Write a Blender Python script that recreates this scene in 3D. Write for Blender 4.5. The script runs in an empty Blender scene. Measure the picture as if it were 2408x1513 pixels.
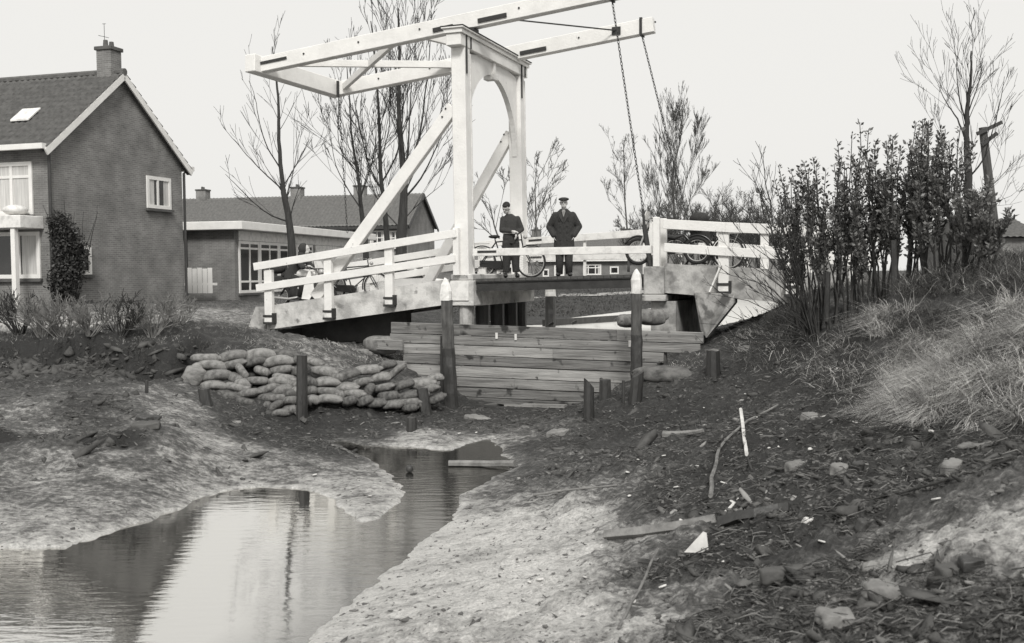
import bpy, bmesh, math, random
import numpy as np
from mathutils import Vector, Matrix
# ---------------------------------------------------------------- camera, sky, sun, exposure
SC = bpy.context.scene
F = 2500.0; CX, CY = 1204.0, 756.5; EYE = 2.75
PITCH = math.atan(114.5 / F); ROLL = math.radians(0.5)
cam = bpy.data.objects.new('camera', bpy.data.cameras.new('camera'))
SC.collection.objects.link(cam); SC.camera = cam
cam.data.sensor_width = 36; cam.data.lens = 36 * F / 2408
cam.data.dof.use_dof = True; cam.data.dof.focus_distance = 21.5; cam.data.dof.aperture_fstop = 3.4
cam.data.clip_start = .1; cam.data.clip_end = 2000
CR = (Matrix.Rotation(math.pi / 2 - PITCH, 3, 'X') @ Matrix.Rotation(-ROLL, 3, 'Z'))
cam.matrix_world = Matrix.Translation((0, 0, EYE)) @ CR.to_4x4()
SUN_EL, SUN_AZ = math.radians(42), math.radians(174)      # azimuth clockwise from +Y: behind the camera
world = bpy.data.worlds.new('World'); SC.world = world; world.use_nodes = True
nt = world.node_tree; nt.nodes.clear()
sky = nt.nodes.new('ShaderNodeTexSky'); sky.sky_type = 'NISHITA'; sky.sun_disc = False
sky.sun_elevation = SUN_EL; sky.sun_rotation = SUN_AZ; sky.air_density = 2; sky.dust_density = 6
bw = nt.nodes.new('ShaderNodeRGBToBW'); nt.links.new(sky.outputs[0], bw.inputs[0])
mr = nt.nodes.new('ShaderNodeMapRange'); mr.inputs[1].default_value = 1; mr.inputs[2].default_value = 10
mr.inputs[3].default_value = 4.25; mr.inputs[4].default_value = 4.6; nt.links.new(bw.outputs[0], mr.inputs[0])
tint = nt.nodes.new('ShaderNodeVectorMath'); tint.operation = 'SCALE'; tint.inputs[0].default_value = (1, .988, .955)
nt.links.new(mr.outputs[0], tint.inputs['Scale'])
bg = nt.nodes.new('ShaderNodeBackground'); bg.inputs[1].default_value = .10; nt.links.new(tint.outputs[0], bg.inputs[0])
wo = nt.nodes.new('ShaderNodeOutputWorld'); nt.links.new(bg.outputs[0], wo.inputs[0])
sl = bpy.data.lights.new('sun', 'SUN'); sl.energy = 1.5; sl.angle = math.radians(14); sl.color = (1, .985, .95)
so = bpy.data.objects.new('sun', sl); SC.collection.objects.link(so)
sd = Vector((math.sin(SUN_AZ) * math.cos(SUN_EL), math.cos(SUN_AZ) * math.cos(SUN_EL), math.sin(SUN_EL)))
so.rotation_euler = sd.to_track_quat('Z', 'Y').to_euler()
SC.view_settings.view_transform = 'Standard'; SC.view_settings.look = 'None'
SC.view_settings.exposure = 1.0; SC.view_settings.gamma = 1
SC.cycles.max_bounces = 5; SC.cycles.diffuse_bounces = 3; SC.cycles.glossy_bounces = 3
SC.cycles.transparent_max_bounces = 4; SC.cycles.use_denoising = True
# ---------------------------------------------------------------- photograph measurements -> metres
def ray(px, py): return CR @ Vector(((px - CX) / F, -(py - CY) / F, -1))
CAM = Vector((0, 0, EYE))
def G(px, py, z=0.0):
    d = ray(px, py); return CAM + d * ((z - EYE) / d.z)
def D(px, py, Y):
    d = ray(px, py); return CAM + d * (Y / d.y)
class Plane:                                   # vertical working plane of a structure: a along u, b up, t across
    def __init__(s, O, u):
        s.O = Vector((O[0], O[1], 0)); s.u = Vector((u[0], u[1], 0)).normalized(); s.n = Vector((-s.u.y, s.u.x, 0))
        s.rot = math.atan2(s.u.y, s.u.x)
    def __call__(s, px, py, t=0.0):            # local coordinates of the point seen at px,py on the plane at offset t
        d = ray(px, py); Q = s.O + s.n * t
        k = (Q - CAM).dot(s.n) / d.dot(s.n); P = CAM + d * k
        return Vector(((P - Q).dot(s.u), t, P.z))
    def x(s, px, py, a):                       # same on the plane across, at a
        d = ray(px, py); Q = s.O + s.u * a
        k = (Q - CAM).dot(s.u) / d.dot(s.u); P = CAM + d * k
        return Vector((a, (P - Q).dot(s.n), P.z))
    def w(s, v): return s.O + s.u * v[0] + s.n * v[1] + Vector((0, 0, v[2]))
# ---------------------------------------------------------------- mesh builder
class MB:
    def __init__(s): s.v = []; s.f = []
    def add(s, vs, fs):
        o = len(s.v); s.v += [tuple(q) for q in vs]; s.f += [tuple(i + o for i in f) for f in fs]; return s
    def box(s, a, b):
        x0, y0, z0 = [min(p, q) for p, q in zip(a, b)]; x1, y1, z1 = [max(p, q) for p, q in zip(a, b)]
        return s.add([(x0, y0, z0), (x1, y0, z0), (x1, y1, z0), (x0, y1, z0), (x0, y0, z1), (x1, y0, z1), (x1, y1, z1), (x0, y1, z1)],
                     [(0, 3, 2, 1), (4, 5, 6, 7), (0, 1, 5, 4), (1, 2, 6, 5), (2, 3, 7, 6), (3, 0, 4, 7)])
    def beam(s, p, q, w, h, up=(0, 0, 1), w2=None, h2=None):
        p, q = Vector(p), Vector(q); d = (q - p).normalized(); r = d.cross(Vector(up)).normalized(); u = r.cross(d)
        w2 = w2 or w; h2 = h2 or h; vs = []
        for c, ww, hh in ((p, w, h), (q, w2, h2)):
            for i, j in ((-1, -1), (1, -1), (1, 1), (-1, 1)): vs.append(c + r * ww / 2 * i + u * hh / 2 * j)
        return s.add(vs, [(0, 1, 2, 3), (4, 7, 6, 5), (0, 4, 5, 1), (1, 5, 6, 2), (2, 6, 7, 3), (3, 7, 4, 0)])
    def prism(s, pts, vec):
        n = len(pts); vec = Vector(vec); a = [Vector(p) for p in pts]
        return s.add(a + [p + vec for p in a], [tuple(range(n)), tuple(range(2 * n - 1, n - 1, -1))] +
                     [(i, i + n, (i + 1) % n + n, (i + 1) % n) for i in range(n)])
    def tube(s, pts, rs, n=6, cap=True):
        pts = [Vector(p) for p in pts]
        if not hasattr(rs, '__len__'): rs = [rs] * len(pts)
        o = len(s.v); m = len(pts); ref = Vector((.31, .87, .12))
        for i, p in enumerate(pts):
            d = (pts[min(i + 1, m - 1)] - pts[max(i - 1, 0)])
            d = d.normalized() if d.length > 1e-9 else Vector((0, 0, 1))
            if abs(d.dot(ref)) > .95: ref = Vector((.9, -.1, .3))
            r = d.cross(ref).normalized(); u = r.cross(d)
            for k in range(n):
                t = 2 * math.pi * k / n; s.v.append(tuple(p + (r * math.cos(t) + u * math.sin(t)) * rs[i]))
        for i in range(m - 1):
            for k in range(n):
                a = o + i * n; k2 = (k + 1) % n; s.f.append((a + k, a + k2, a + n + k2, a + n + k))
        if cap and n > 2: s.f.append(tuple(o + k for k in range(n - 1, -1, -1))); s.f.append(tuple(o + (m - 1) * n + k for k in range(n)))
        return s
    def loft(s, secs, n=14, ax=0):             # secs: (cx,cy,cz,rx,ry): ellipses stacked upward, closed
        o = len(s.v)
        for cx, cy, cz, rx, ry in secs:
            for k in range(n):
                t = 2 * math.pi * k / n; s.v.append((cx + rx * math.cos(t), cy + ry * math.sin(t), cz))
        for i in range(len(secs) - 1):
            for k in range(n):
                a = o + i * n; k2 = (k + 1) % n; s.f.append((a + k, a + k2, a + n + k2, a + n + k))
        s.f.append(tuple(o + k for k in range(n - 1, -1, -1))); s.f.append(tuple(o + (len(secs) - 1) * n + k for k in range(n)))
        return s
    def ball(s, c, r, n=12, m=8):
        if not hasattr(r, '__len__'): r = (r, r, r)
        o = len(s.v); s.v.append((c[0], c[1], c[2] - r[2]))
        for i in range(1, m):
            t = -math.pi / 2 + math.pi * i / m
            for k in range(n):
                a = 2 * math.pi * k / n; s.v.append((c[0] + r[0] * math.cos(t) * math.cos(a), c[1] + r[1] * math.cos(t) * math.sin(a), c[2] + r[2] * math.sin(t)))
        s.v.append((c[0], c[1], c[2] + r[2])); e = len(s.v) - 1
        for k in range(n):
            k2 = (k + 1) % n; s.f.append((o, o + 1 + k2, o + 1 + k)); s.f.append((e, e - n + k, e - n + k2))
            for i in range(m - 2):
                a = o + 1 + i * n; s.f.append((a + k, a + k2, a + n + k2, a + n + k))
        return s
    def capsule(s, p, q, r0, r1, n=10):        # tapered limb with rounded ends
        p, q = Vector(p), Vector(q); s.tube([p, q], [r0, r1], n); s.ball(p, r0, n, 6); s.ball(q, r1, n, 6); return s
    def ring(s, c, R, r, axis=(0, 1, 0), n=28, m=6, a0=0, a1=2 * math.pi):
        ax = Vector(axis).normalized(); u = ax.orthogonal().normalized(); w = ax.cross(u)
        if abs(ax.y) > .9: u = Vector((1, 0, 0)); w = Vector((0, 0, 1))
        full = abs(a1 - a0 - 2 * math.pi) < 1e-6; c = Vector(c)
        pts = [c + (u * math.cos(a0 + (a1 - a0) * i / n) + w * math.sin(a0 + (a1 - a0) * i / n)) * R for i in range(n + 1)]
        return s.tube(pts, r, m, cap=not full)
    def shift(s, v):
        s.v = [(a - v[0], b - v[1], c - v[2]) for a, b, c in s.v]; return s
    def build(s, name, mat, parent=None, smooth=False, bevel=0, remesh=0, smooth_it=0):
        me = bpy.data.meshes.new(name); me.from_pydata(s.v, [], s.f); me.validate()
        if mat: me.materials.append(mat)
        if smooth: me.shade_smooth()
        else:
            try: me.shade_flat()
            except Exception: pass
        o = bpy.data.objects.new(name, me); SC.collection.objects.link(o)
        if parent: o.parent = parent
        if bevel:
            m = o.modifiers.new('bevel', 'BEVEL'); m.width = bevel; m.segments = 1; m.limit_method = 'ANGLE'
        if remesh:
            m = o.modifiers.new('remesh', 'REMESH'); m.mode = 'VOXEL'; m.voxel_size = remesh; m.use_smooth_shade = True
            if smooth_it:
                m = o.modifiers.new('smooth', 'SMOOTH'); m.iterations = smooth_it; m.factor = .5
        return o
def fastmesh(name, V, Fq, mat, parent=None, smooth=False):      # numpy arrays, all faces same size
    me = bpy.data.meshes.new(name); k = Fq.shape[1]
    me.vertices.add(len(V)); me.vertices.foreach_set('co', V.astype(np.float32).ravel())
    me.loops.add(Fq.size); me.loops.foreach_set('vertex_index', Fq.astype(np.int32).ravel())
    me.polygons.add(len(Fq)); me.polygons.foreach_set('loop_start', np.arange(0, Fq.size, k, dtype=np.int32))
    if smooth: me.polygons.foreach_set('use_smooth', np.ones(len(Fq), bool))
    me.update(calc_edges=True); me.materials.append(mat)
    o = bpy.data.objects.new(name, me); SC.collection.objects.link(o)
    if parent: o.parent = parent
    return o
def tag(o, label=None, cat=None, group=None, kind=None):
    for k, v in (('label', label), ('category', cat), ('group', group), ('kind', kind)):
        if v: o[k] = v
    return o
def thing(name, label, cat, loc=(0, 0, 0), rz=0, group=None):
    o = bpy.data.objects.new(name, None); SC.collection.objects.link(o)
    o.location = loc; o.rotation_euler = (0, 0, rz); o.empty_display_size = .2
    return tag(o, label, cat, group)
def dup(o, parent=None):
    c = o.copy(); SC.collection.objects.link(c)
    if parent: c.parent = parent
    for ch in list(o.children): dup(ch, c)
    return c
# ---------------------------------------------------------------- materials
def g(v): return (v, v * .985, v * .955, 1)
def mat(name, v, v2=None, scale=3.0, rough=.8, bump=0, bscale=None, detail=6, stretch=(1, 1, 1), spec=.3, lo=.35, hi=.65, spots=None, streak=None):
    m = bpy.data.materials.new(name); m.use_nodes = True; t = m.node_tree; n = t.nodes; L = t.links
    b = n['Principled BSDF']; b.inputs['Roughness'].default_value = rough; b.inputs['Specular IOR Level'].default_value = spec
    b.inputs['Base Color'].default_value = g(v)
    tc = n.new('ShaderNodeTexCoord'); mp = n.new('ShaderNodeMapping'); mp.inputs['Scale'].default_value = stretch
    L.new(tc.outputs['Object'], mp.inputs[0])
    col = None
    if v2 is not None:
        no = n.new('ShaderNodeTexNoise'); no.inputs['Scale'].default_value = scale; no.inputs['Detail'].default_value = detail; no.inputs['Roughness'].default_value = .65
        L.new(mp.outputs[0], no.inputs[0]); cr = n.new('ShaderNodeValToRGB')
        cr.color_ramp.elements[0].position = lo; cr.color_ramp.elements[1].position = hi
        cr.color_ramp.elements[0].color = g(v2); cr.color_ramp.elements[1].color = g(v)
        L.new(no.outputs[0], cr.inputs[0]); col = cr.outputs[0]
    if spots:                                  # (colour, scale, threshold) knots or stains of their own shape
        vo = n.new('ShaderNodeTexNoise'); vo.inputs['Scale'].default_value = spots[1]; vo.inputs['Detail'].default_value = 3
        L.new(tc.outputs['Object'], vo.inputs[0]); r2 = n.new('ShaderNodeMapRange'); r2.inputs[1].default_value = spots[2]; r2.inputs[2].default_value = spots[2] + .08
        L.new(vo.outputs[0], r2.inputs[0]); mx = n.new('ShaderNodeMixRGB'); L.new(r2.outputs[0], mx.inputs[0])
        if col: L.new(col, mx.inputs[1])
        else: mx.inputs[1].default_value = g(v)
        mx.inputs[2].default_value = g(spots[0]); col = mx.outputs[0]
    if col: L.new(col, b.inputs['Base Color'])
    if bump:
        nb = n.new('ShaderNodeTexNoise'); nb.inputs['Scale'].default_value = bscale or scale * 4; nb.inputs['Detail'].default_value = 5
        L.new(mp.outputs[0], nb.inputs[0]); bp = n.new('ShaderNodeBump'); bp.inputs['Strength'].default_value = bump; bp.inputs['Distance'].default_value = .02
        L.new(nb.outputs[0], bp.inputs['Height']); L.new(bp.outputs[0], b.inputs['Normal'])
    return m
M = {}
M["white"] = mat("white_paint", .76, .66, 2.2, .6, .3, 22, stretch=(1, 1, 1), lo=.3, hi=.6, spots=(.42, 9, .715))
M['worn'] = mat('worn_white_paint', .74, .5, 5, .6, .25, 40, lo=.3, hi=.55)
M['iron'] = mat('black_iron', .025, .045, 20, .6, .3, 60)
M['steel'] = mat('dark_steel_beam', .045, .03, 6, .6, .3, 30)
M['conc'] = mat('weathered_concrete', .46, .22, 2.4, .9, .5, 25, spots=(.16, 2.6, .58), lo=.38, hi=.6)
M['concl'] = mat('pale_stained_concrete', .62, .34, 1.6, .9, .5, 25, spots=(.20, 3.6, .62), lo=.4, hi=.58)
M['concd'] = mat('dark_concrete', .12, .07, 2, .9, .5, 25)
M['plank'] = mat('rough_pine_plank', .30, .14, 2.6, .85, .8, 14, stretch=(.3, 3, 6), spots=(.045, 5, .62), lo=.36, hi=.6)
M['plankb'] = mat('pale_pine_plank', .40, .20, 2.2, .85, .8, 14, stretch=(.3, 3, 6), spots=(.07, 6, .63), lo=.34, hi=.58)
M['plankc'] = mat('grey_pine_plank', .22, .10, 3.2, .85, .8, 14, stretch=(.3, 3, 6), spots=(.04, 3.2, .58), lo=.36, hi=.6)
M['plank2'] = mat('wet_pine_plank', .17, .08, 3.0, .6, .6, 14, stretch=(.35, 3, 7), spots=(.04, 2.2, .60))
M['pile'] = mat('weathered_pile_wood', .12, .05, 4, .85, .6, 20, stretch=(3, 3, .5))
M['tar'] = mat('tarred_wet_wood', .028, .05, 5, .5, .5, 20, stretch=(2, 2, .6), spec=.5)
M['bag'] = mat('burlap_sandbag', .26, .10, 3, .95, .8, 90, lo=.32, hi=.6)
M['bagb'] = mat('pale_burlap_sandbag', .34, .15, 3, .95, .8, 90, lo=.32, hi=.6)
M['bagc'] = mat('muddy_burlap_sandbag', .18, .06, 3, .95, .8, 90, lo=.34, hi=.6)
M['bark'] = mat('dark_bark', .055, .03, 6, .9, .5, 30, stretch=(3, 3, .6))
M['twig'] = mat('bare_twig', .06, .035, 8, .9)
M['leaf'] = mat('evergreen_leaf', .09, .17, 12, .4, spec=.6)
M['ivy'] = mat('dark_ivy_leaf', .035, .07, 12, .5)
M['farbark'] = mat('haze_paled_far_bark', .12, .08, 6, .9)  # distance haze painted as a paler bark on far trees and bushes
M['dead'] = mat('dead_wood', .24, .11, 5, .9, .5, 40)
M['shard'] = mat('white_shard', .72, .5, 6, .6)
M['stone'] = mat('grey_stone', .26, .15, 6, .9, .5, 30)
M['glass'] = mat('dark_glass', .03, .015, 1, .08, spec=.8)
M['curtain'] = mat('pale_curtain', .6, .4, 3, .9, stretch=(8, 8, .3))
M['tarmac'] = mat('tarmac', .09, .06, 8, .9, .3, 40)
M['cloth'] = mat('black_wool', .028, .048, 30, .95, .3, 200)
M['denim'] = mat('dark_work_cloth', .05, .035, 25, .9, .3, 200)
M['skin'] = mat('skin', .52, .44, 20, .6)
M['hair'] = mat('dark_hair', .03, .015, 60, .7)
M['rubber'] = mat('tyre_rubber', .03, .02, 20, .8)
M['chrome'] = mat('dull_chrome', .45, .3, 20, .3, spec=.8)
M['black'] = mat('black_enamel', .02, .015, 10, .3, spec=.6)
def brick_mat(name, v, v2, mortar, s=1.0):
    m = bpy.data.materials.new(name); m.use_nodes = True; t = m.node_tree; n = t.nodes; L = t.links; b = n['Principled BSDF']
    b.inputs['Roughness'].default_value = .9; tc = n.new('ShaderNodeTexCoord'); sx = n.new('ShaderNodeSeparateXYZ'); L.new(tc.outputs['Object'], sx.inputs[0])
    ad = n.new('ShaderNodeMath'); ad.operation = 'ADD'; L.new(sx.outputs[0], ad.inputs[0]); L.new(sx.outputs[1], ad.inputs[1])
    cb = n.new('ShaderNodeCombineXYZ'); L.new(ad.outputs[0], cb.inputs[0]); L.new(sx.outputs[2], cb.inputs[1])
    br = n.new('ShaderNodeTexBrick'); L.new(cb.outputs[0], br.inputs[0]); br.inputs['Scale'].default_value = s
    br.inputs['Color1'].default_value = g(v); br.inputs['Color2'].default_value = g(v2); br.inputs['Mortar'].default_value = g(mortar)
    br.inputs['Brick Width'].default_value = .22; br.inputs['Row Height'].default_value = .065; br.inputs['Mortar Size'].default_value = .008
    no = n.new('ShaderNodeTexNoise'); no.inputs['Scale'].default_value = 1.3; no.inputs['Detail'].default_value = 6; L.new(tc.outputs['Object'], no.inputs[0])
    mr = n.new('ShaderNodeMapRange'); mr.inputs[1].default_value = .3; mr.inputs[2].default_value = .7; mr.inputs[3].default_value = .72; mr.inputs[4].default_value = 1.25; L.new(no.outputs[0], mr.inputs[0])
    vm = n.new('ShaderNodeVectorMath'); vm.operation = 'SCALE'; L.new(br.outputs[0], vm.inputs[0]); L.new(mr.outputs[0], vm.inputs['Scale']); L.new(vm.outputs[0], b.inputs['Base Color'])
    bp = n.new('ShaderNodeBump'); bp.inputs['Strength'].default_value = .5; bp.inputs['Distance'].default_value = .01; L.new(br.outputs[1], bp.inputs['Height']); bp.invert = True; L.new(bp.outputs[0], b.inputs['Normal'])
    return m
M['brick'] = brick_mat('brown_brick', .19, .14, .24)
M['brick2'] = brick_mat('grey_brown_brick', .20, .16, .25)
M['tile'] = mat('clay_roof_tile', .13, .08, 5, .85, .4, 30)
M['tile2'] = mat('far_roof_tile', .17, .12, 5, .85, .4, 30)
# ---------------------------------------------------------------- numpy noise
def vnoise(x, y, seed=0):
    xi = np.floor(x).astype(np.int64); yi = np.floor(y).astype(np.int64); fx = x - xi; fy = y - yi
    def h(a, b):
        n = (a * 374761393 + b * 668265263 + seed * 1442695041) & 0xffffffff
        n = ((n ^ (n >> 13)) * 1274126177) & 0xffffffff; return ((n ^ (n >> 16)) & 0xffff) / 65535.0
    u = fx * fx * (3 - 2 * fx); w = fy * fy * (3 - 2 * fy)
    return (h(xi, yi) * (1 - u) + h(xi + 1, yi) * u) * (1 - w) + (h(xi, yi + 1) * (1 - u) + h(xi + 1, yi + 1) * u) * w
def fbm(x, y, seed=0, oct=4, gain=.5):
    s = 0; a = 1; t = 0
    for i in range(oct): s = s + a * (vnoise(x * 2 ** i, y * 2 ** i, seed + i) - .5); t += a; a *= gain
    return s / t * 2
def sdist(px, py, poly):                       # signed distance to polygon, negative inside
    d = np.full(px.shape, 1e9); ins = np.zeros(px.shape, bool); n = len(poly)
    for i in range(n):
        ax, ay = poly[i]; bx, by = poly[(i + 1) % n]; ex, ey = bx - ax, by - ay
        t = np.clip(((px - ax) * ex + (py - ay) * ey) / (ex * ex + ey * ey + 1e-12), 0, 1)
        d = np.minimum(d, (px - ax - t * ex) ** 2 + (py - ay - t * ey) ** 2)
        c = (ay > py) != (by > py); ins ^= c & (px < ex * (py - ay) / (ey if ey else 1e-12) + ax)
    d = np.sqrt(d); return np.where(ins, -d, d)
# ---------------------------------------------------------------- terrain
WZ = 0.0; UZ = 1.35
W1 = [(-900, 1305), (20, 1292), (155, 1290), (180, 1276), (280, 1245), (380, 1215), (480, 1165), (550, 1152), (620, 1145), (700, 1150), (740, 1156), (790, 1178), (812, 1200), (835, 1224), (850, 1232), (880, 1222), (910, 1205), (935, 1180), (950, 1160), (944, 1142), (918, 1118), (870, 1085), (820, 1062), (775, 1042), (800, 1036), (860, 1046), (930, 1050), (1000, 1054), (1065, 1062), (1085, 1050), (1120, 1036), (1150, 1034), (1175, 1044), (1178, 1062), (1205, 1090), (1190, 1112), (1150, 1130), (1090, 1165), (1068, 1200), (1065, 1230), (1000, 1270), (950, 1320), (900, 1360), (860, 1395), (800, 1440), (755, 1485), (640, 1600), (300, 2000), (-1600, 2000)]
W1 = [G(x, y, WZ)[:2] for x, y in W1]
W2 = [(1290, 764), (1310, 752), (1400, 741), (1480, 732), (1560, 721), (1700, 704), (1900, 696), (1900, 703), (1860, 711), (1800, 735), (1765, 754), (1690, 770), (1600, 800), (1450, 805), (1300, 800), (1120, 792), (1080, 778), (1150, 769)]
W2 = [G(x, y, UZ)[:2] for x, y in W2]
# (px, py, z, tone)   tone 0 = dark mud .. 1 = pale sand
CP = [(1150, 1250, .08, .9), (1300, 1250, .22, .9), (1250, 1350, .2, 1), (1100, 1420, .2, .95), (1000, 1480, .15, .85), (1300, 1480, .38, .9), (1500, 1480, .5, .75), (1500, 1300, .4, .6),
 (1400, 1150, .3, .55), (1300, 1080, .15, .4), (1700, 1480, .62, .3), (2000, 1480, .8, .35), (2380, 1480, 1.0, .35), (2380, 1300, 1.15, .8), (2200, 1300, 1.02, .85), (2000, 1300, .85, .4), (1700, 1300, .6, .15), (1700, 1100, .6, .15),
 (1500, 1000, .35, .1), (1900, 1000, 1.0, .1), (2100, 1150, 1.05, .25), (2300, 1100, 1.3, .3), (2300, 1000, 1.4, .2), (2300, 850, 1.8, .3), (2300, 700, 2.4, .3), (1900, 880, 1.2, .1), (2100, 950, 1.2, .12),
 (1900, 780, 1.75, .2), (1900, 700, 2.25, .2), (2100, 700, 2.35, .2), (1650, 825, 1.35, .3), (1750, 800, 1.5, .3), (1850, 755, 1.85, .3), (1600, 870, 1.05, .25), (1500, 900, .85, .2), (1400, 955, .28, .25),
 (1300, 985, .12, .3), (1200, 975, .05, .2), (1100, 968, .05, .2), (1000, 990, .1, .2), (900, 990, .15, .2), (700, 985, .25, .1), (500, 920, .75, .3), (450, 905, .85, .4), (1000, 965, .2, .2), (750, 835, 1.2, .5), (900, 870, .86, .4), (870, 830, 1.1, .4),
 (1200, 1020, .06, .5), (1000, 1030, .08, .75), (850, 1020, .12, .25), (700, 1040, .2, .12), (600, 1080, .2, .6), (880, 1150, .05, .7), (800, 1130, .08, .7), (700, 1120, .08, .6),
 (500, 1120, .12, .65), (300, 1190, .12, .6), (100, 1250, .1, .7), (300, 1100, .35, .55), (100, 1100, .35, .6), (100, 1052, .43, .55), (100, 1012, .72, .2), (300, 1040, .45, .3), (330, 1000, .7, .35), (420, 1010, .55, .6), (500, 1040, .35, .8),
 (100, 950, .85, .5), (100, 892, .98, .3), (300, 892, .98, .35), (430, 900, .93, .5), (450, 960, .65, .6), (560, 990, .4, .2), (200, 950, .84, .3), (380, 950, .75, .55), (600, 1020, .3, .12),
 (100, 808, 1.5, .15), (250, 808, 1.5, .15), (400, 808, 1.5, .15), (480, 828, 1.36, .2), (100, 770, 1.62, .85), (300, 770, 1.62, .8), (500, 780, 1.5, .6), (550, 740, 1.7, .6), (600, 800, 1.25, .4), (700, 806, 1.2, .35), (800, 800, 1.15, .4), (1000, 770, 1.2, .3),
 (1400, 735, 1.42, .2), (1400, 715, 1.55, .2), (1400, 690, 1.75, .2), (1400, 670, 1.9, .2), (1500, 720, 1.5, .2), (1600, 1180, .5, .25), (1480, 1100, .38, .3), (1850, 1150, .85, .12), (1600, 1420, .55, .5), (1850, 1400, .72, .25), (2150, 1420, .9, .45), (2000, 1220, .9, .2), (2250, 1200, 1.15, .45), (1380, 1030, .2, .3)]
XYP = [(-20, 35, 1.8, .4), (-10, 35, 1.7, .4), (-20, 50, 1.8, .4), (-8, 50, 1.6, .3), (-4, 40, 1.6, .3), (0, 60, 1.75, .2), (10, 60, 1.8, .2), (22, 60, 2.2, .2), (30, 40, 2.5, .3), (-30, 20, 1.6, .3), (-30, 35, 1.8, .4),
 (-30, 60, 1.8, .3), (-14, 13, .5, .5), (-20, 10, .8, .5), (-3, 24, 1.1, .2), (-1.5, 27, 1.25, .2), (0, 30, 1.35, .2), (0, 0, 1.15, .4), (0, 3, .9, .7), (3, 3, 1.05, .5), (8, 8, 2.0, .3), (6.4, 13.5, 2.58, .3), (8, 18, 2.55, .3), (12, 25, 2.4, .3), (7.5, 20.5, 2.45, .3), (10, 22, 2.5, .3), (6, 26, 1.6, .3), (-6, 30, 1.65, .3)]
ctl = []; tones = []
for x, y, z, t in CP:
    p = G(x, y, z); ctl.append((p.x, p.y, z)); tones.append(t)
for x, y, z, t in XYP: ctl.append((x, y, z)); tones.append(t)
for q in W1[1:47]: ctl.append((q[0], q[1], 0.02))
for q in W2[1:12]: ctl.append((q[0], q[1], UZ + .02))
ctl = np.array(ctl, float); tones = np.array(tones)
def warp(x, y): return np.stack([x / (y + 3) * 18, np.log(y + 3) * 18], -1)     # even spacing near and far
cw = warp(ctl[:, 0], ctl[:, 1])
def phi(r2): return np.where(r2 > 1e-12, .5 * r2 * np.log(np.maximum(r2, 1e-12)), 0)
n_ = len(cw); A = np.zeros((n_ + 3, n_ + 3)); dd = ((cw[:, None] - cw[None]) ** 2).sum(-1)
A[:n_, :n_] = phi(dd) + np.eye(n_) * .02; A[:n_, n_] = 1; A[:n_, n_ + 1:] = cw; A[n_:, :n_] = A[:n_, n_:].T
wts = np.linalg.solve(A, np.concatenate([ctl[:, 2], [0, 0, 0]]))
def tps(X, Y):
    q = warp(X, Y); out = np.empty(len(q))
    for i in range(0, len(q), 20000):
        c = q[i:i + 20000]; d = ((c[:, None] - cw[None]) ** 2).sum(-1); out[i:i + 20000] = phi(d) @ wts[:n_] + wts[n_] + c @ wts[n_ + 1:]
    return out
NU, NV = 620, 720; U0, U1 = -.85, .85; V0, V1 = math.log(2.5), math.log(78)
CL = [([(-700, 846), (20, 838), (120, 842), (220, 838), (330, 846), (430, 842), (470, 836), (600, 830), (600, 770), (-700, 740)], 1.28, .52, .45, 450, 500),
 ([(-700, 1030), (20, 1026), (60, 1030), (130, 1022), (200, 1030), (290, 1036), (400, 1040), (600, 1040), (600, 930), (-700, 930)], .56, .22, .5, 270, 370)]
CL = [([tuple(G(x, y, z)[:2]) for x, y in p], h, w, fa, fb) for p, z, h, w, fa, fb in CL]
def smooth(a, b, x): t = np.clip((x - a) / (b - a), 0, 1); return t * t * (3 - 2 * t)
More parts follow.
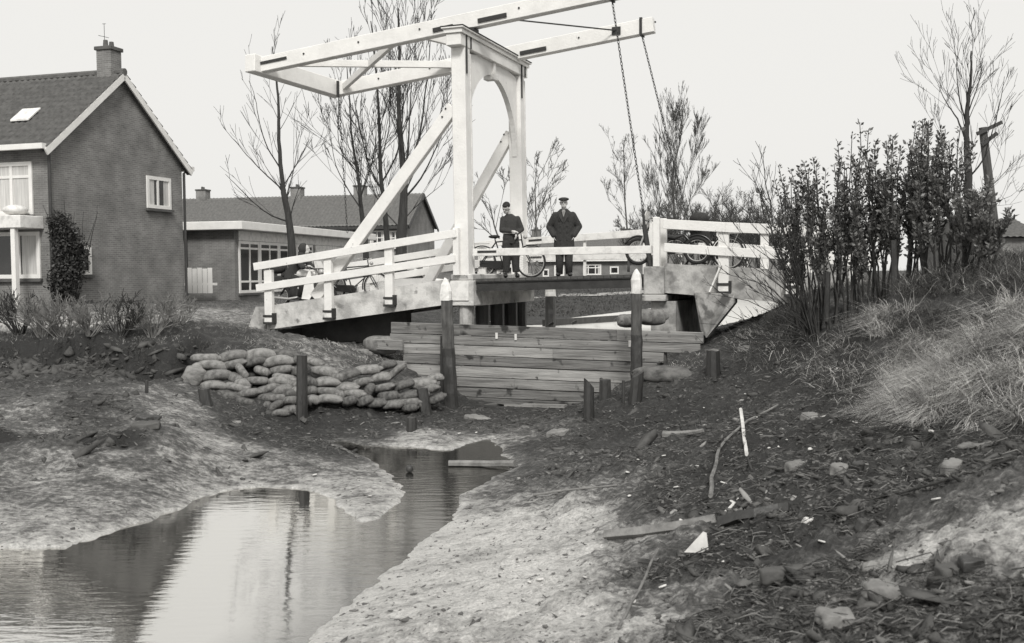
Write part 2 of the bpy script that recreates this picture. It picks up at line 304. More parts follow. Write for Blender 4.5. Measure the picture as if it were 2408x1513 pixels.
def terrain_arrays(X, Y):
    base = np.clip(tps(X, Y), .0, 3.4); flat = smooth(48, 72, Y); base = base * (1 - flat) + 1.85 * flat
    k = 120; tn = np.zeros(len(X)); ws = np.zeros(len(X)); tw = cw[:len(tones)]
    q = warp(X, Y)
    for i in range(0, len(q), 20000):
        d = ((q[i:i + 20000, None] - tw[None]) ** 2).sum(-1); w = 1 / (d + .15) ** 2
        tn[i:i + 20000] = (w @ tones) / w.sum(1)
    d1 = sdist(X, Y, W1) + (fbm(X * 3.2, Y * 3.2, 111, 4) * .10 + fbm(X * 14, Y * 14, 115, 2) * .03) * smooth(2, .3, np.abs(sdist(X, Y, W1))); d2 = sdist(X, Y, W2)
    wob = fbm(X * 2.2, Y * 2.2, 41, 4) * .2
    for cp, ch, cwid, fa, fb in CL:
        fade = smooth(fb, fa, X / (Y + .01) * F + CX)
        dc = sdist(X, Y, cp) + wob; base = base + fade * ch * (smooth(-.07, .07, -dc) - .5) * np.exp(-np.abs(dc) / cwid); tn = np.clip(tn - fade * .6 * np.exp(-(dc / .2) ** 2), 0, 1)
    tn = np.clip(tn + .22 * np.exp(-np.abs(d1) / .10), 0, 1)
    calm = 1 - .62 * smooth(-.12, -.26, X / (Y + .01)) * smooth(19, 15, Y)
    near = smooth(0, 1.3, d1) * smooth(0, 1.2, d2)
    rough = (.016 + .085 * (1 - tn)) * (1 - .8 * flat)
    nz = fbm(X * .8, Y * .8, 1, 3) * .05 + fbm(X * 3, Y * 3, 5, 4) * rough * .9 + fbm(X * 11, Y * 11, 9, 3) * rough * .55
    nz = nz + np.abs(fbm(X * 6 + 3, Y * 9, 21, 3)) * rough * .5
    rip = np.maximum(0, fbm(X * 1.6, Y * 6.5, 63, 4)) * .13 * smooth(.35, .6, tn) * smooth(24, 18, Y) + np.sin((Y * 2.2 - X * .5) * 9 + fbm(X * 1.2, Y * 1.2, 31, 3) * 9) * .006 * smooth(.55, .85, tn) * (Y < 22)
    clod = np.maximum(0, fbm(X * 5.5, Y * 5.5, 77, 3) - .12) * .13 * smooth(.8, .3, np.abs(tn)) + np.maximum(0, fbm(X * 13, Y * 13, 87, 2) - .1) * .07 * smooth(1.05, .5, tn)
    clod = (clod + np.maximum(0, fbm(X * 3.5, Y * 3.5, 93, 3) - .05) * .12 * smooth(9.5, 6.5, Y)) * smooth(30, 22, Y)
    z = base + (nz + rip + clod) * (.25 + .75 * near) * calm
    z1 = np.where(d1 < 0, np.maximum(-.22, d1 * .35), np.maximum(z, np.minimum(.022 + d1 * .045, .2)) )
    z1 = np.where((d1 >= 0) & (d1 < .25), np.minimum(z1, .012 + d1 * .32), z1)
    z2 = np.where(d2 < 0, np.minimum(z1, UZ + np.maximum(-.4, d2 * .5)), z1)
    dam = smooth(.0, .4, Y - (20.9 - .3 * X))        # upstream side of the boards
    z = np.where((d2 < .8) & (d2 >= 0) & (dam > .5), np.maximum(z2, UZ + .01 + d2 * .1), z2)
    return z, tn
us = np.linspace(U0, U1, NU); vs = np.linspace(V0, V1, NV); UU, VV = np.meshgrid(us, vs)
GY = np.exp(VV).ravel(); GX = (UU.ravel() * (GY + 1.2)); GZ, GT = terrain_arrays(GX, GY)
idx = np.arange(NU * NV).reshape(NV, NU)
quads = np.stack([idx[:-1, :-1], idx[:-1, 1:], idx[1:, 1:], idx[1:, :-1]], -1).reshape(-1, 4)
def hz(x, y):
    x = np.asarray(x, float); y = np.asarray(y, float)
    u = (x / (y + 1.2) - U0) / (U1 - U0) * (NU - 1); v = (np.log(np.maximum(y, 2.5)) - V0) / (V1 - V0) * (NV - 1)
    u = np.clip(u, 0, NU - 1.001); v = np.clip(v, 0, NV - 1.001); i = u.astype(int); j = v.astype(int); a = u - i; b = v - j
    Z = GZ.reshape(NV, NU)
    return (Z[j, i] * (1 - a) + Z[j, i + 1] * a) * (1 - b) + (Z[j + 1, i] * (1 - a) + Z[j + 1, i + 1] * a) * b
def tone_at(x, y):
    u = np.clip((x / (y + 1.2) - U0) / (U1 - U0) * (NU - 1), 0, NU - 1).astype(int); v = np.clip((np.log(np.maximum(y, 2.5)) - V0) / (V1 - V0) * (NV - 1), 0, NV - 1).astype(int)
    return GT.reshape(NV, NU)[v, u]
def on_ground(px, py, z0=.5):                  # where the line of sight meets the ground
    d = ray(px, py); k = np.linspace(4, 60, 2800) / d.y; P = np.array(CAM)[None] + k[:, None] * np.array(d)[None]
    h = hz(P[:, 0], P[:, 1]); w = np.nonzero(P[:, 2] <= h)[0]
    if len(w) == 0: return G(px, py, z0)
    p = P[w[0]]; return Vector((p[0], p[1], float(h[w[0]])))
def ground_mat():
    m = bpy.data.materials.new('mud_and_sand'); m.use_nodes = True; t = m.node_tree; n = t.nodes; L = t.links; b = n['Principled BSDF']
    at = n.new('ShaderNodeAttribute'); at.attribute_name = 'tone'; tc = n.new('ShaderNodeTexCoord')
    gm = n.new('ShaderNodeMapping'); gm.inputs['Scale'].default_value = (.8, 1.25, 1); gm.inputs['Rotation'].default_value = (0, 0, 0); L.new(tc.outputs['Object'], gm.inputs[0])
    def noise(sc, det=6, r=.6):
        x = n.new('ShaderNodeTexNoise'); x.inputs['Scale'].default_value = sc; x.inputs['Detail'].default_value = det; x.inputs['Roughness'].default_value = r; L.new(gm.outputs[0], x.inputs[0]); return x
    n1 = noise(1.6, 8, .7); n2 = noise(14, 6, .7); n3 = noise(55, 4)
    def math_(op, a, b_=None, c=None):
        x = n.new('ShaderNodeMath'); x.operation = op
        for i, q in enumerate((a, b_, c)):
            if q is None: continue
            if isinstance(q, (int, float)): x.inputs[i].default_value = q
            else: L.new(q, x.inputs[i])
        return x.outputs[0]
    n4 = noise(5, 8, .75); s = math_('MULTIPLY_ADD', n1.outputs[0], .9, at.outputs['Fac']); s = math_('MULTIPLY_ADD', n4.outputs[0], .8, s); s = math_('MULTIPLY_ADD', n2.outputs[0], 1.1, s); s = math_('SUBTRACT', s, 1.43)
    cr = n.new('ShaderNodeValToRGB'); e = cr.color_ramp.elements
    e[0].position = .05; e[0].color = g(.026); e[1].position = .92; e[1].color = g(.62)
    for p, c in ((.28, .048), (.48, .125), (.68, .37)): q = cr.color_ramp.elements.new(p); q.color = g(c)
    L.new(s, cr.inputs[0]); mx = n.new('ShaderNodeMapRange'); mx.inputs[1].default_value = .3; mx.inputs[2].default_value = .7; mx.inputs[3].default_value = .72; mx.inputs[4].default_value = 1.22; L.new(n3.outputs[0], mx.inputs[0])
    vm = n.new('ShaderNodeVectorMath'); vm.operation = 'SCALE'; L.new(cr.outputs[0], vm.inputs[0]); L.new(mx.outputs[0], vm.inputs['Scale']); L.new(vm.outputs[0], b.inputs['Base Color'])
    b.inputs['Roughness'].default_value = .75
    bp = n.new('ShaderNodeBump'); bp.inputs['Strength'].default_value = 1; bp.inputs['Distance'].default_value = .07
    hh = math_('MULTIPLY_ADD', n3.outputs[0], .3, n2.outputs[0]); L.new(hh, bp.inputs['Height']); L.new(bp.outputs[0], b.inputs['Normal'])
    return m
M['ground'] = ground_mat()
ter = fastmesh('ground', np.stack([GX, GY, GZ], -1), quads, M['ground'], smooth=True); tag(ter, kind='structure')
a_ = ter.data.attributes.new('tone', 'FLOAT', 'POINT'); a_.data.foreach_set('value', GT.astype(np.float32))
M['turf'] = mat('winter_turf', .085, .05, .35, .95, .6, 6, detail=10)
fl = MB(); R_ = 900
ring_in = [(-70, 77.5), (70, 77.5)]
fl.add([(-R_, 77, 1.84), (R_, 77, 1.84), (R_, R_, 1.84), (-R_, R_, 1.84)], [(0, 1, 2, 3)])
fl.add([(-R_, -60, 1.2), (-66, -60, 1.2), (-66, 77.2, 1.2), (-R_, 77.2, 1.2)], [(0, 1, 2, 3)])
fl.add([(66, -60, 1.2), (R_, -60, 1.2), (R_, 77.2, 1.2), (66, 77.2, 1.2)], [(0, 1, 2, 3)])
fl.add([(-66, -60, .9), (66, -60, .9), (66, 2.7, .9), (-66, 2.7, .9)], [(0, 1, 2, 3)])
fl.add([(-66, 2.6, .0), (66, 2.6, .0), (66, 77.1, -.4), (-66, 77.1, -.4)], [(0, 1, 2, 3)])
tag(fl.build('fields', M['turf']), kind='structure')
def water_mat(name, ripple, base=.02, gain=1.0, rsc=6, shallow=False):
    m = bpy.data.materials.new(name); m.use_nodes = True; t = m.node_tree; n = t.nodes; L = t.links; n.remove(n['Principled BSDF'])
    df = n.new('ShaderNodeBsdfDiffuse'); df.inputs[0].default_value = g(base); gl = n.new('ShaderNodeBsdfGlossy'); gl.inputs[0].default_value = (.97, .96, .93, 1); gl.inputs['Roughness'].default_value = .035
    fr = n.new('ShaderNodeFresnel'); fr.inputs[0].default_value = 1.34; pw = n.new('ShaderNodeMath'); pw.operation = 'POWER'; pw.inputs[1].default_value = gain; L.new(fr.outputs[0], pw.inputs[0])
    mx = n.new('ShaderNodeMixShader'); L.new(pw.outputs[0], mx.inputs[0]); L.new(df.outputs[0], mx.inputs[1]); L.new(gl.outputs[0], mx.inputs[2]); L.new(mx.outputs[0], n['Material Output'].inputs[0])
    tc = n.new('ShaderNodeTexCoord'); mp = n.new('ShaderNodeMapping'); mp.inputs['Scale'].default_value = (.45, 1.6, 1); mp.inputs['Rotation'].default_value = (0, 0, .12); L.new(tc.outputs['Object'], mp.inputs[0])
    no = n.new('ShaderNodeTexNoise'); no.inputs['Scale'].default_value = rsc; no.inputs['Detail'].default_value = 4; L.new(mp.outputs[0], no.inputs[0])
    n2 = n.new('ShaderNodeTexNoise'); n2.inputs['Scale'].default_value = .5; L.new(tc.outputs['Object'], n2.inputs[0])
    ml = n.new('ShaderNodeMath'); ml.operation = 'MULTIPLY'; L.new(no.outputs[0], ml.inputs[0]); L.new(n2.outputs[0], ml.inputs[1])
    bp = n.new('ShaderNodeBump'); bp.inputs['Strength'].default_value = ripple; bp.inputs['Distance'].default_value = .02; L.new(ml.outputs[0], bp.inputs['Height'])
    if shallow:                                # choppier, muddier shallows towards the right bank
        sx = n.new('ShaderNodeSeparateXYZ'); L.new(tc.outputs['Object'], sx.inputs[0]); ad = n.new('ShaderNodeMath'); ad.operation = 'MULTIPLY_ADD'; ad.inputs[1].default_value = .9; L.new(n2.outputs[0], ad.inputs[0]); L.new(sx.outputs[0], ad.inputs[2])
        r1 = n.new('ShaderNodeMapRange'); r1.inputs[1].default_value = -1.9; r1.inputs[2].default_value = -.6; L.new(ad.outputs[0], r1.inputs[0])
        rr = n.new('ShaderNodeMapRange'); rr.inputs[3].default_value = .035; rr.inputs[4].default_value = .10; L.new(r1.outputs[0], rr.inputs[0]); L.new(rr.outputs[0], gl.inputs['Roughness'])
        rs = n.new('ShaderNodeMapRange'); rs.inputs[3].default_value = ripple; rs.inputs[4].default_value = min(1, ripple * 3.2); L.new(r1.outputs[0], rs.inputs[0]); L.new(rs.outputs[0], bp.inputs['Strength'])
        k = n.new('ShaderNodeMapRange'); k.inputs[3].default_value = 1; k.inputs[4].default_value = .50; L.new(r1.outputs[0], k.inputs[0]); m2 = n.new('ShaderNodeMath'); m2.operation = 'MULTIPLY'; L.new(pw.outputs[0], m2.inputs[0]); L.new(k.outputs[0], m2.inputs[1]); L.new(m2.outputs[0], mx.inputs[0])
    L.new(bp.outputs[0], gl.inputs['Normal']); L.new(bp.outputs[0], fr.inputs['Normal']); return m
M['water'] = water_mat('canal_water', .20, .008, .13, shallow=True)
tag(MB().add([(-26, 4, 0), (6, 4, 0), (6, 19.3, 0), (-26, 19.3, 0)], [(0, 1, 2, 3)]).build('stream_water', M['water']), kind='structure')
M['water2'] = water_mat('sky_paled_water', .08, .78, .9); M['water2'].node_tree.nodes['Glossy BSDF'].inputs['Roughness'].default_value = .35  # white sky reflection painted into the water as a pale diffuse colour
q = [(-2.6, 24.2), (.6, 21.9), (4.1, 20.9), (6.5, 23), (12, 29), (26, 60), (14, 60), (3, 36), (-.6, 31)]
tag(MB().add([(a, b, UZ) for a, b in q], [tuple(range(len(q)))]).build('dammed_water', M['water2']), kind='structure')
# ---------------------------------------------------------------- bridge: s along the road, t across it, z up
TH = math.atan(916 / F); O_ = D(1085, 645, 22.5); BR = Plane(O_, (math.cos(TH), -math.sin(TH))); W = 3.75
def Z0(p): return Vector((p[0], p[1], 0))
bridge = thing('drawbridge', 'white timber drawbridge with arched portal, raised balance beams and dark steel deck', 'drawbridge', BR.O, BR.rot)
zt = BR(1062, 112, 0)[2]; zcap = zt + .40; pn = BR(1086, 645, 0)[0]; pt_ = BR(1076, 115, 0)[0]
zb = 2.62
def post(t0):
    o = MB().beam((pn, t0 + .15, zb), (pt_, t0 + .15, zt), .31, .30, up=(0, 1, 0)).build('portal_post', M['white'], bridge, bevel=.012)
    MB().box((pt_ + .165, t0 + .05, zt - .55), (pt_ + .19, t0 + .09, zt + .28)).build('iron_strap', M['iron'], o)
    MB().box((pt_ + .165, t0 + .3, zt - .0), (pt_ + .19, t0 + .33, zt + .28)).build('iron_strap', M['iron'], o)
    # thin cover board along the road-side arris
    MB().beam((pn + .14, t0 + .31, zb + .05), (pt_ + .14, t0 + .31, zt - .1), .05, .04, up=(0, 1, 0)).build('cover_strip', M['worn'], o)
post(0); post(W - .3)
cap = MB().box((pt_ - .17, -.22, zt), (pt_ + .165, W + .22, zt + .24)).build('cap_beam', M['white'], bridge, bevel=.01)
MB().box((pt_ - .21, -.26, zt + .243), (pt_ + .205, W + .26, zt + .33)).box((pt_ - .25, -.30, zt + .333), (pt_ + .245, W + .30, zt + .37)).build('cornice', M['white'], cap, bevel=.008)
MB().box((pt_ - .26, -.31, zt + .373), (pt_ + .255, W + .31, zt + .39)).build('lead_flashing', M['iron'], cap)
# arch spandrels with keystone
zk = BR.x(1150, 178, pt_)[2]; zl = BR.x(1212, 368, pt_ + .05)[2]; tm = W / 2
for sgn in (-1, 1):
    edge = tm + sgn * (tm - .30); out = []; inn = []
    for i in range(15):
        a = math.pi / 2 * i / 14; t = tm + sgn * (abs(edge - tm) - .02) * math.sin(a); z = zl + (zk - zl) * math.cos(a) ** 1.0
        inn.append((pt_ - .05, t, z))
    bend = []
    for i in range(15):
        f = i / 14; t, z = inn[i][1], inn[i][2]
        if f < .45: bend.append((pt_ - .05, t, zt - .002))
        else:
            k = (f - .45) / .55; bend.append((pt_ - .05, min(max(t + sgn * (.42 * (1 - k) ** 1.6 + .09 * (1 - k * .3)), -.1 + .33 if sgn < 0 else 0), edge - .012 * 1) if sgn > 0 else max(t - (.42 * (1 - k) ** 1.6 + .09 * (1 - k * .3)), edge + .012), zt - .002 - (zt - z) * min(1, k * 1.15)))
    mb = MB()
    for i in range(14): mb.prism([inn[i], inn[i + 1], bend[i + 1], bend[i]], (.12, 0, 0))
    mb.build('arch_board', M['white'], bridge)
MB().box((pt_ - .12, tm - .12, zk - .10), (pt_ + .14, tm + .12, zk + .04)).box((pt_ - .08, tm - .06, zk + .042), (pt_ + .12, tm + .06, zt - .003)).build('arch_keystone', M['white'], bridge, bevel=.01)
# balance beams (bottom edge measured on their own planes)
t1, t2 = .55, W - .55
def bal(t, a, b, ext):
    p, q = BR(*a, t), BR(*b, t); d = (q - p).normalized(); q = q + d * ext; n_up = Vector((-d.z, 0, d.x)) * .17
    o = MB().beam(p + n_up, q + n_up, .24, .34, up=(0, 0, 1)).build('balance_beam', M['white'], bridge, bevel=.012); return p + n_up, d, o, q + n_up
A0, dA, ob1, A1 = bal(t1, (617, 172), (1231, 44), 3.2)
# make both beams reach the same chain end
zq = BR(798, 226, t2); q2 = BR(1540, 77, t2)
B0, dB, ob2, B1 = bal(t2, (798, 226), (1540, 77), 0)
A1 = A0 + dA * (B1[0] - A0[0]) / dA.x
ob1.data = MB().beam(A0, A1, .24, .34).build('x', M['white'], None).data
tmp = [o for o in SC.objects if o.name.startswith('x')]
for o in tmp: bpy.data.objects.remove(o)
for P, d, o, tt, sg in ((A0, dA, ob1, t1, -1), (B0, dB, ob2, t2, -1)):
    sp = (pt_ - P[0]) / d.x; c = P + d * sp
    MB().beam(c - d * .75 + Vector((0, -.135, -.06)), c - d * .28 + Vector((0, -.135, -.06)), .03, .09).build('iron_strap', M['iron'], o); MB().beam(c + d * .3 + Vector((0, -.135, -.06)), c + d * .95 + Vector((0, -.135, -.06)), .03, .09).build('iron_strap', M['iron'], o)
    MB().box((pt_ - .2, tt - .16, zt + .39), (pt_ + .2, tt + .16, max(c.z - .15, zt + .42))).build('beam_saddle', M['iron'], o)
e1 = ob2.data and B1
MB().beam(B1 - dB * .28 + Vector((0, 0, -.2)), B1 - dB * .28 + Vector((0, 0, .2)), .06, .28, up=(0, 1, 0)).build('iron_strap', M['iron'], ob2)
MB().beam(A1 - dA * .28 + Vector((0, 0, -.2)), A1 - dA * .28 + Vector((0, 0, .2)), .06, .28, up=(0, 1, 0)).build('iron_strap', M['iron'], ob1)
MB().box(B1 - dB * .85 + Vector((-.1, -.145, -.08)), B1 - dB * .85 + Vector((.1, -.123, .1))).build('iron_plate', M['iron'], ob2)
MB().tube([B1 - dB * .85 + Vector((0, -.13, .02)), A1 - dA * 3.0 + Vector((0, .2, .05))], .018, 5).build('tie_rod', M['iron'], bridge)
# tail beam across, with end straps
TB0 = A0 - dA * .02; TB1 = B0 - dB * .02
tl = MB().beam((A0.x - .12, t1 - .3, A0.z + .02), (B0.x - .12, t2 + .2, B0.z + .02), .30, .40).build('tail_beam', M['white'], bridge, bevel=.015)
MB().beam(A0 + dA * .05 + Vector((0, -.13, .02)), A0 + dA * .75 + Vector((0, -.13, .02)), .03, .06).build('iron_strap', M['iron'], ob1)
MB().box(B0 + Vector((.03, -.165, -.22)), B0 + Vector((.09, -.12, .18))).build('iron_strap', M['iron'], ob2)
def onA(px): p = BR(px, 640, t1); return A0 + dA * ((p[0] - A0[0]) / dA.x)
def onB(px): p = BR(px, 640, t2); return B0 + dB * ((p[0] - B0[0]) / dB.x)
for a, b in ((onA(938), onB(822)), (onA(665), onB(1075)), (onA(985), onB(1190))):
    MB().beam(a + Vector((0, .12, 0)), b + Vector((0, -.12, 0)), .10, .16).build('diagonal_brace', M['white'], bridge, bevel=.006)
# raking struts
for t, a, b, w in ((.13, (1062, 262), (742, 686), .27), (W - .12, (1197, 322), (1003, 655), .25)):
    p, q = BR(*a, t), BR(*b, t); q.z -= .15
    o = MB().beam(p + Vector((.05, 0, .08)), q, .16, w).build('raking_strut', M['white'], bridge, bevel=.01)
    MB().tube([p + Vector((-.1, -.1, .05)), p + Vector((-.1, -.075, .05))], .02, 8).build('bolt', M['iron'], o); MB().tube([p + Vector((-.18, -.1, -.12)), p + Vector((-.18, -.075, -.12))], .02, 8).build('bolt', M['iron'], o)
# bascule deck
s0 = BR(1118, 650, 0)[0]; s1 = BR(1515, 650, 0)[0]; za = BR(1118, 656, 0)[2]; ze = BR(1500, 645, 0)[2]
dk = bpy.data.objects.new('bascule_deck', None)
def quadbar(sa, sb, t0, t1_, za_, zb_, h): return [(sa, t0, za_ - h), (sb, t0, zb_ - h), (sb, t1_, zb_ - h), (sa, t1_, za_ - h), (sa, t0, za_), (sb, t0, zb_), (sb, t1_, zb_), (sa, t1_, za_)]
BF = [(0, 3, 2, 1), (4, 5, 6, 7), (0, 1, 5, 4), (1, 2, 6, 5), (2, 3, 7, 6), (3, 0, 4, 7)]
mb = MB(); n = 26
for i in range(n):
    a = s0 + (s1 - s0) * i / n; b = s0 + (s1 - s0) * (i + .94) / n; fa = za + (ze - za) * i / n
    mb.add(quadbar(a, b, .02, W - .02, fa, fa, .06), BF)
deck = mb.build('deck_boards', M['tarmac'], bridge)
mb = MB()
for t in (0.03, 1.2, 2.4, W - .13):
    mb.add(quadbar(s0, s1, t, t + .10, za - .063, ze - .063, .02), BF).add(quadbar(s0, s1, t + .03, t + .05, za - .084, ze - .084, .16), BF).add(quadbar(s0, s1, t, t + .1, za - .245, ze - .245, .02), BF)
mb.build('deck_girder', M['steel'], bridge)
for t, pts in ((.06, [((1112, 594), (1534, 587), .155)]), (W - .02, [((1236, 568), (1490, 550), .17), ((1236, 607), (1490, 602), .16)])):
    for a, b, h in pts:
        p, q = BR(*a, t), BR(*b, t)
        if t > 1: q = q + (q - p) * .12
        r = MB().beam(p, q, .05, h).build('deck_rail', M['worn'], bridge, bevel=.006)
        MB().beam(p + (q - p) * .03 + Vector((0, -.03, .01)), p + (q - p) * .14 + Vector((0, -.03, .012)), .012, .045).build('iron_strap', M['iron'], r)
for t in (W - .02,):
    for k in (.35, .75): MB().box((s0 + (s1 - s0) * k, t + .03, za), (s0 + (s1 - s0) * k + .06, t + .09, za + 1.0)).build('deck_stanchion', M['white'], bridge)
# chains and hanging rods
def chain(P, Q, name='chain', link=.075, r=.0085):
    P, Q = Vector(P), Vector(Q); L = (Q - P).length; n = int(L / link); d = (Q - P) / n; mb = MB(); u = d.normalized(); a1 = u.orthogonal().normalized(); a2 = u.cross(a1)
    for i in range(n):
        c = P + d * (i + .5); w = a1 if i % 2 else a2; h = .5 * link + .011
        pts = [c + u * (h * math.cos(k * math.pi / 4)) + w * (.021 * math.sin(k * math.pi / 4)) for k in range(9)]
        mb.tube(pts, r, 4, cap=False)
    return mb.build(name, M['iron'], bridge)
cA = A1 - dA * .28 + Vector((0, -.0, -.18)); cB = B1 - dB * .28 + Vector((0, 0, -.18))
endA = BR(1534, 600, .06); rodA = BR(1512, 492, .2)
chain(cA, rodA)
MB().tube([rodA, BR(1515, 530, .15)], [.025, .03], 8).tube([BR(1515, 530, .15), Vector((endA[0], .04, 2.66))], [.05, .055], 8).build('hanging_rod', M['iron'], bridge)
eB = Vector((endA[0] + .1, W - .05, 3.6)); chain(cB, eB)
MB().tube([eB, Vector((eB.x + .05, W - .05, 2.66))], [.03, .05], 8).build('hanging_rod', M['iron'], bridge)
cT = BR(797, 230, t2 - .15); chain(cT, cT + Vector((.18, 0, -(cT.z - BR(820, 548, t2)[2]))), link=.08)
# piers
pier = thing('bridge_pier', 'left concrete pier carrying the portal posts on dark piles behind the dam', 'pier', BR.w((0, 0, 0)), BR.rot)
x0, x1 = BR(1062, 690)[0], BR(1117, 690)[0]; zc0, zc1 = BR(1090, 720)[2], BR(1090, 660)[2]
MB().box((x0, -.10, zc0), (x1, W + .12, zc1)).box((x0 - .02, .0, zc1 + .002), (x1 - .05, W + .1, BR(1090, 645)[2])).build('pier_cap', M['concl'], pier, bevel=.02)
MB().box((x0 + .02, -.13, zc0 + .12), (x0 + .44, -.103, zc1 - .03)).build('whitewashed_panel', M['worn'], pier)
for t, w in ((.12, .30), (1.05, .30), (1.95, .30), (2.85, .30), (3.55, .26)):
    MB().tube([(x1 - .25, t, .6), (x1 - .25, t, zc0)], w / 2 + .01, 10).build('pile', M['conc'] if t < .5 else M['tar'], pier)
pier2 = thing('bridge_pier', 'right concrete pier block where the steel deck lands, behind the white capped piling', 'pier', BR.w((0, 0, 0)), BR.rot)
x2, x3 = BR(1515, 660)[0], BR(1563, 660)[0]; zd0, zd1 = BR(1540, 693)[2], BR(1540, 627)[2]
MB().box((x2, -.08, zd0), (x3, W + .1, zd1)).build('pier_cap', M['conc'], pier2, bevel=.02)
MB().box((x2 - .02, -.12, zd0 - .13), (x3 + .04, W + .12, zd0 - .004)).build('bearing_slab', M['conc'], pier2, bevel=.01)
MB().box((BR(1529, 740)[0], .05, .9), (BR(1588, 740)[0], W, zd0 - .135)).build('pier_wall', M['conc'], pier2, bevel=.01)
# approach ramps: side beam, roadway, rails
def ramp(label, pts_top, h, side):
    cm = M['conc'] if side else M['concl']
    o = thing('approach_ramp', label, 'bridge ramp', BR.w((0, 0, 0)), BR.rot); T = [BR(x, y, 0) for x, y in pts_top]
    for tt in (0, W - .25):
        mb = MB()
        for a, b in zip(T[:-1], T[1:]): mb.add(quadbar(a[0], b[0], tt, tt + .25, a[2], b[2], h), BF)
        mb.build('side_beam', cm, o, bevel=0)
    mb = MB()
    for a, b in zip(T[:-1], T[1:]): mb.add(quadbar(a[0], b[0], .252, W - .252, a[2] - .1, b[2] - .1, .22), BF)
    mb.build('roadway', M['tarmac'], o)
    return o, T
rampL, TL = ramp('left concrete approach ramp with white two-bar railings rising to the drawbridge', [(626, 720), (1056, 656)], .54, 0)
rampR, TR = ramp('right concrete approach ramp with white two-bar railings behind the bare bush', [(1563, 620), (1712, 630), (1900, 645), (2060, 662)], .58, 1)
def rail_set(o, t, posts, rails, bracket=True):
    for (px, ytop, ybot, w) in posts:
        p, q = BR(px, ytop, t), BR(px, ybot, t)
        c = MB().beam((p.x, t, q.z), (p.x, t, p.z), w, .12, up=(0, 1, 0)).build('railing_post', M['white'], o, bevel=.01)
        if bracket: MB().box((p.x - w / 2 - .03, t - .075, q.z + .0), (p.x + w / 2 + .03, t + .08, q.z + .05)).box((p.x - w / 2 - .03, t - .075, q.z - .16), (p.x + w / 2 + .03, t + .08, q.z - .11)).box((p.x + w / 2 + .0, t - .07, q.z - .13), (p.x + w / 2 + .04, t + .08, q.z + .09)).build('iron_bracket', M['iron'], c)
        if bracket: MB().box((p.x - w / 2, t - .06, q.z - .11), (p.x + w / 2, t + .06, q.z)).build('post_foot', M['worn'], c)
    for a, b, h in rails:
        MB().beam(BR(*a, t - .085), BR(*b, t - .085), .05, h).build('rail', M['white'], o, bevel=.006)
rail_set(rampL, -.07, [(632, 635, 746, .20), (772, 605, 735, .19), (915, 580, 704, .19)], [((597, 628), (1072, 549), .17), ((603, 678), (1070, 608), .165)])
rail_set(rampL, -.07, [(1073, 536, 648, .13)], [], False)
rail_set(rampR, -.03, [(1544, 511, 628, .13)], [], False); rail_set(rampR, .20, [(1560, 514, 628, .13)], [], False)
rail_set(rampR, -.07, [(1702, 538, 672, .2), (1861, 556, 678, .19), (2010, 575, 690, .19)], [((1560, 527), (1706, 535), .19), ((1706, 535), (1860, 541), .19), ((1860, 541), (2060, 556), .19), ((1562, 582), (1706, 592), .17), ((1706, 592), (1862, 601), .17), ((1862, 601), (2060, 622), .17)])
def far_rails(o, T, z1, z2, n):
    a, b = T[0], T[-1]
    for k in range(n):
        f = (k + .5) / n; s = a[0] + (b[0] - a[0]) * f; z = a[2] + (b[2] - a[2]) * f
        MB().box((s - .09, W + .0, z - .4), (s + .09, W + .12, z + z1)).build('railing_post', M['white'], o, bevel=.01)
    for zz in (z1 - .08, z2):
        MB().beam((a[0], W - .04, a[2] + zz), (b[0], W - .04, b[2] + zz), .05, .17).build('rail', M['white'], o, bevel=.006)
far_rails(rampL, TL, .98, .46, 3); far_rails(rampR, TR, .98, .46, 4)
# left abutment and wingwall
ab = thing('abutment', 'concrete abutment and sloping wingwall at the low end of the left ramp', 'abutment', BR.w((0, 0, 0)), BR.rot)
MB().prism([BR(x, y, -.02) for x, y in ((627, 722), (601, 722), (572, 806), (569, 850), (621, 850))], (0, .35, 0)).build('wingwall', M['conc'], ab)
aL = BR(624, 800)[0]
mb = MB(); mb.box((aL, 1.1, .9), (BR(905, 800)[0], 1.35, 2.1)); mb.box((aL, 0.05, .8), (aL + .3, W, TL[0][2] - .55)); mb.build('abutment_shade_wall', M['concd'], ab)  # long dark wall added to supply the shade under the ramp
# wedge box and loose board at the right ramp
wg = thing('formwork_wedge', 'pointed concrete grey wedge of boards standing under the right ramp railing', 'formwork', BR.w((BR(1660, 790, -.1)[0], 0, 0)), BR.rot)
ox = BR(1660, 790, -.1)[0]
def bw_(px, py, t): v = BR(px, py, t); v.x -= ox; return v
p_ = [bw_(1632, 688, -.03), bw_(1690, 690, -.38), bw_(1727, 692, -.05), bw_(1727, 713, -.05), bw_(1691, 759, -.12), bw_(1661, 795, -.25), bw_(1648, 778, -.1)]
MB().add(p_ + [v + Vector((0, .4, 0)) for v in (p_[0], p_[2], p_[3], p_[5])], [(0, 6, 5, 1), (1, 5, 4, 3, 2), (0, 1, 2, 8, 7), (7, 8, 9, 10), (0, 7, 10, 5, 6), (2, 3, 9, 8), (3, 4, 5, 10, 9)]).build('wedge_panel', M['conc'], wg)
MB().beam(BR(1696, 624, -.22) - Vector((ox, 0, 0)), BR(1669, 688, -.3) - Vector((ox, 0, 0)), .03, .14, up=(0, 1, 0)).build('loose_board', M['worn'], wg)
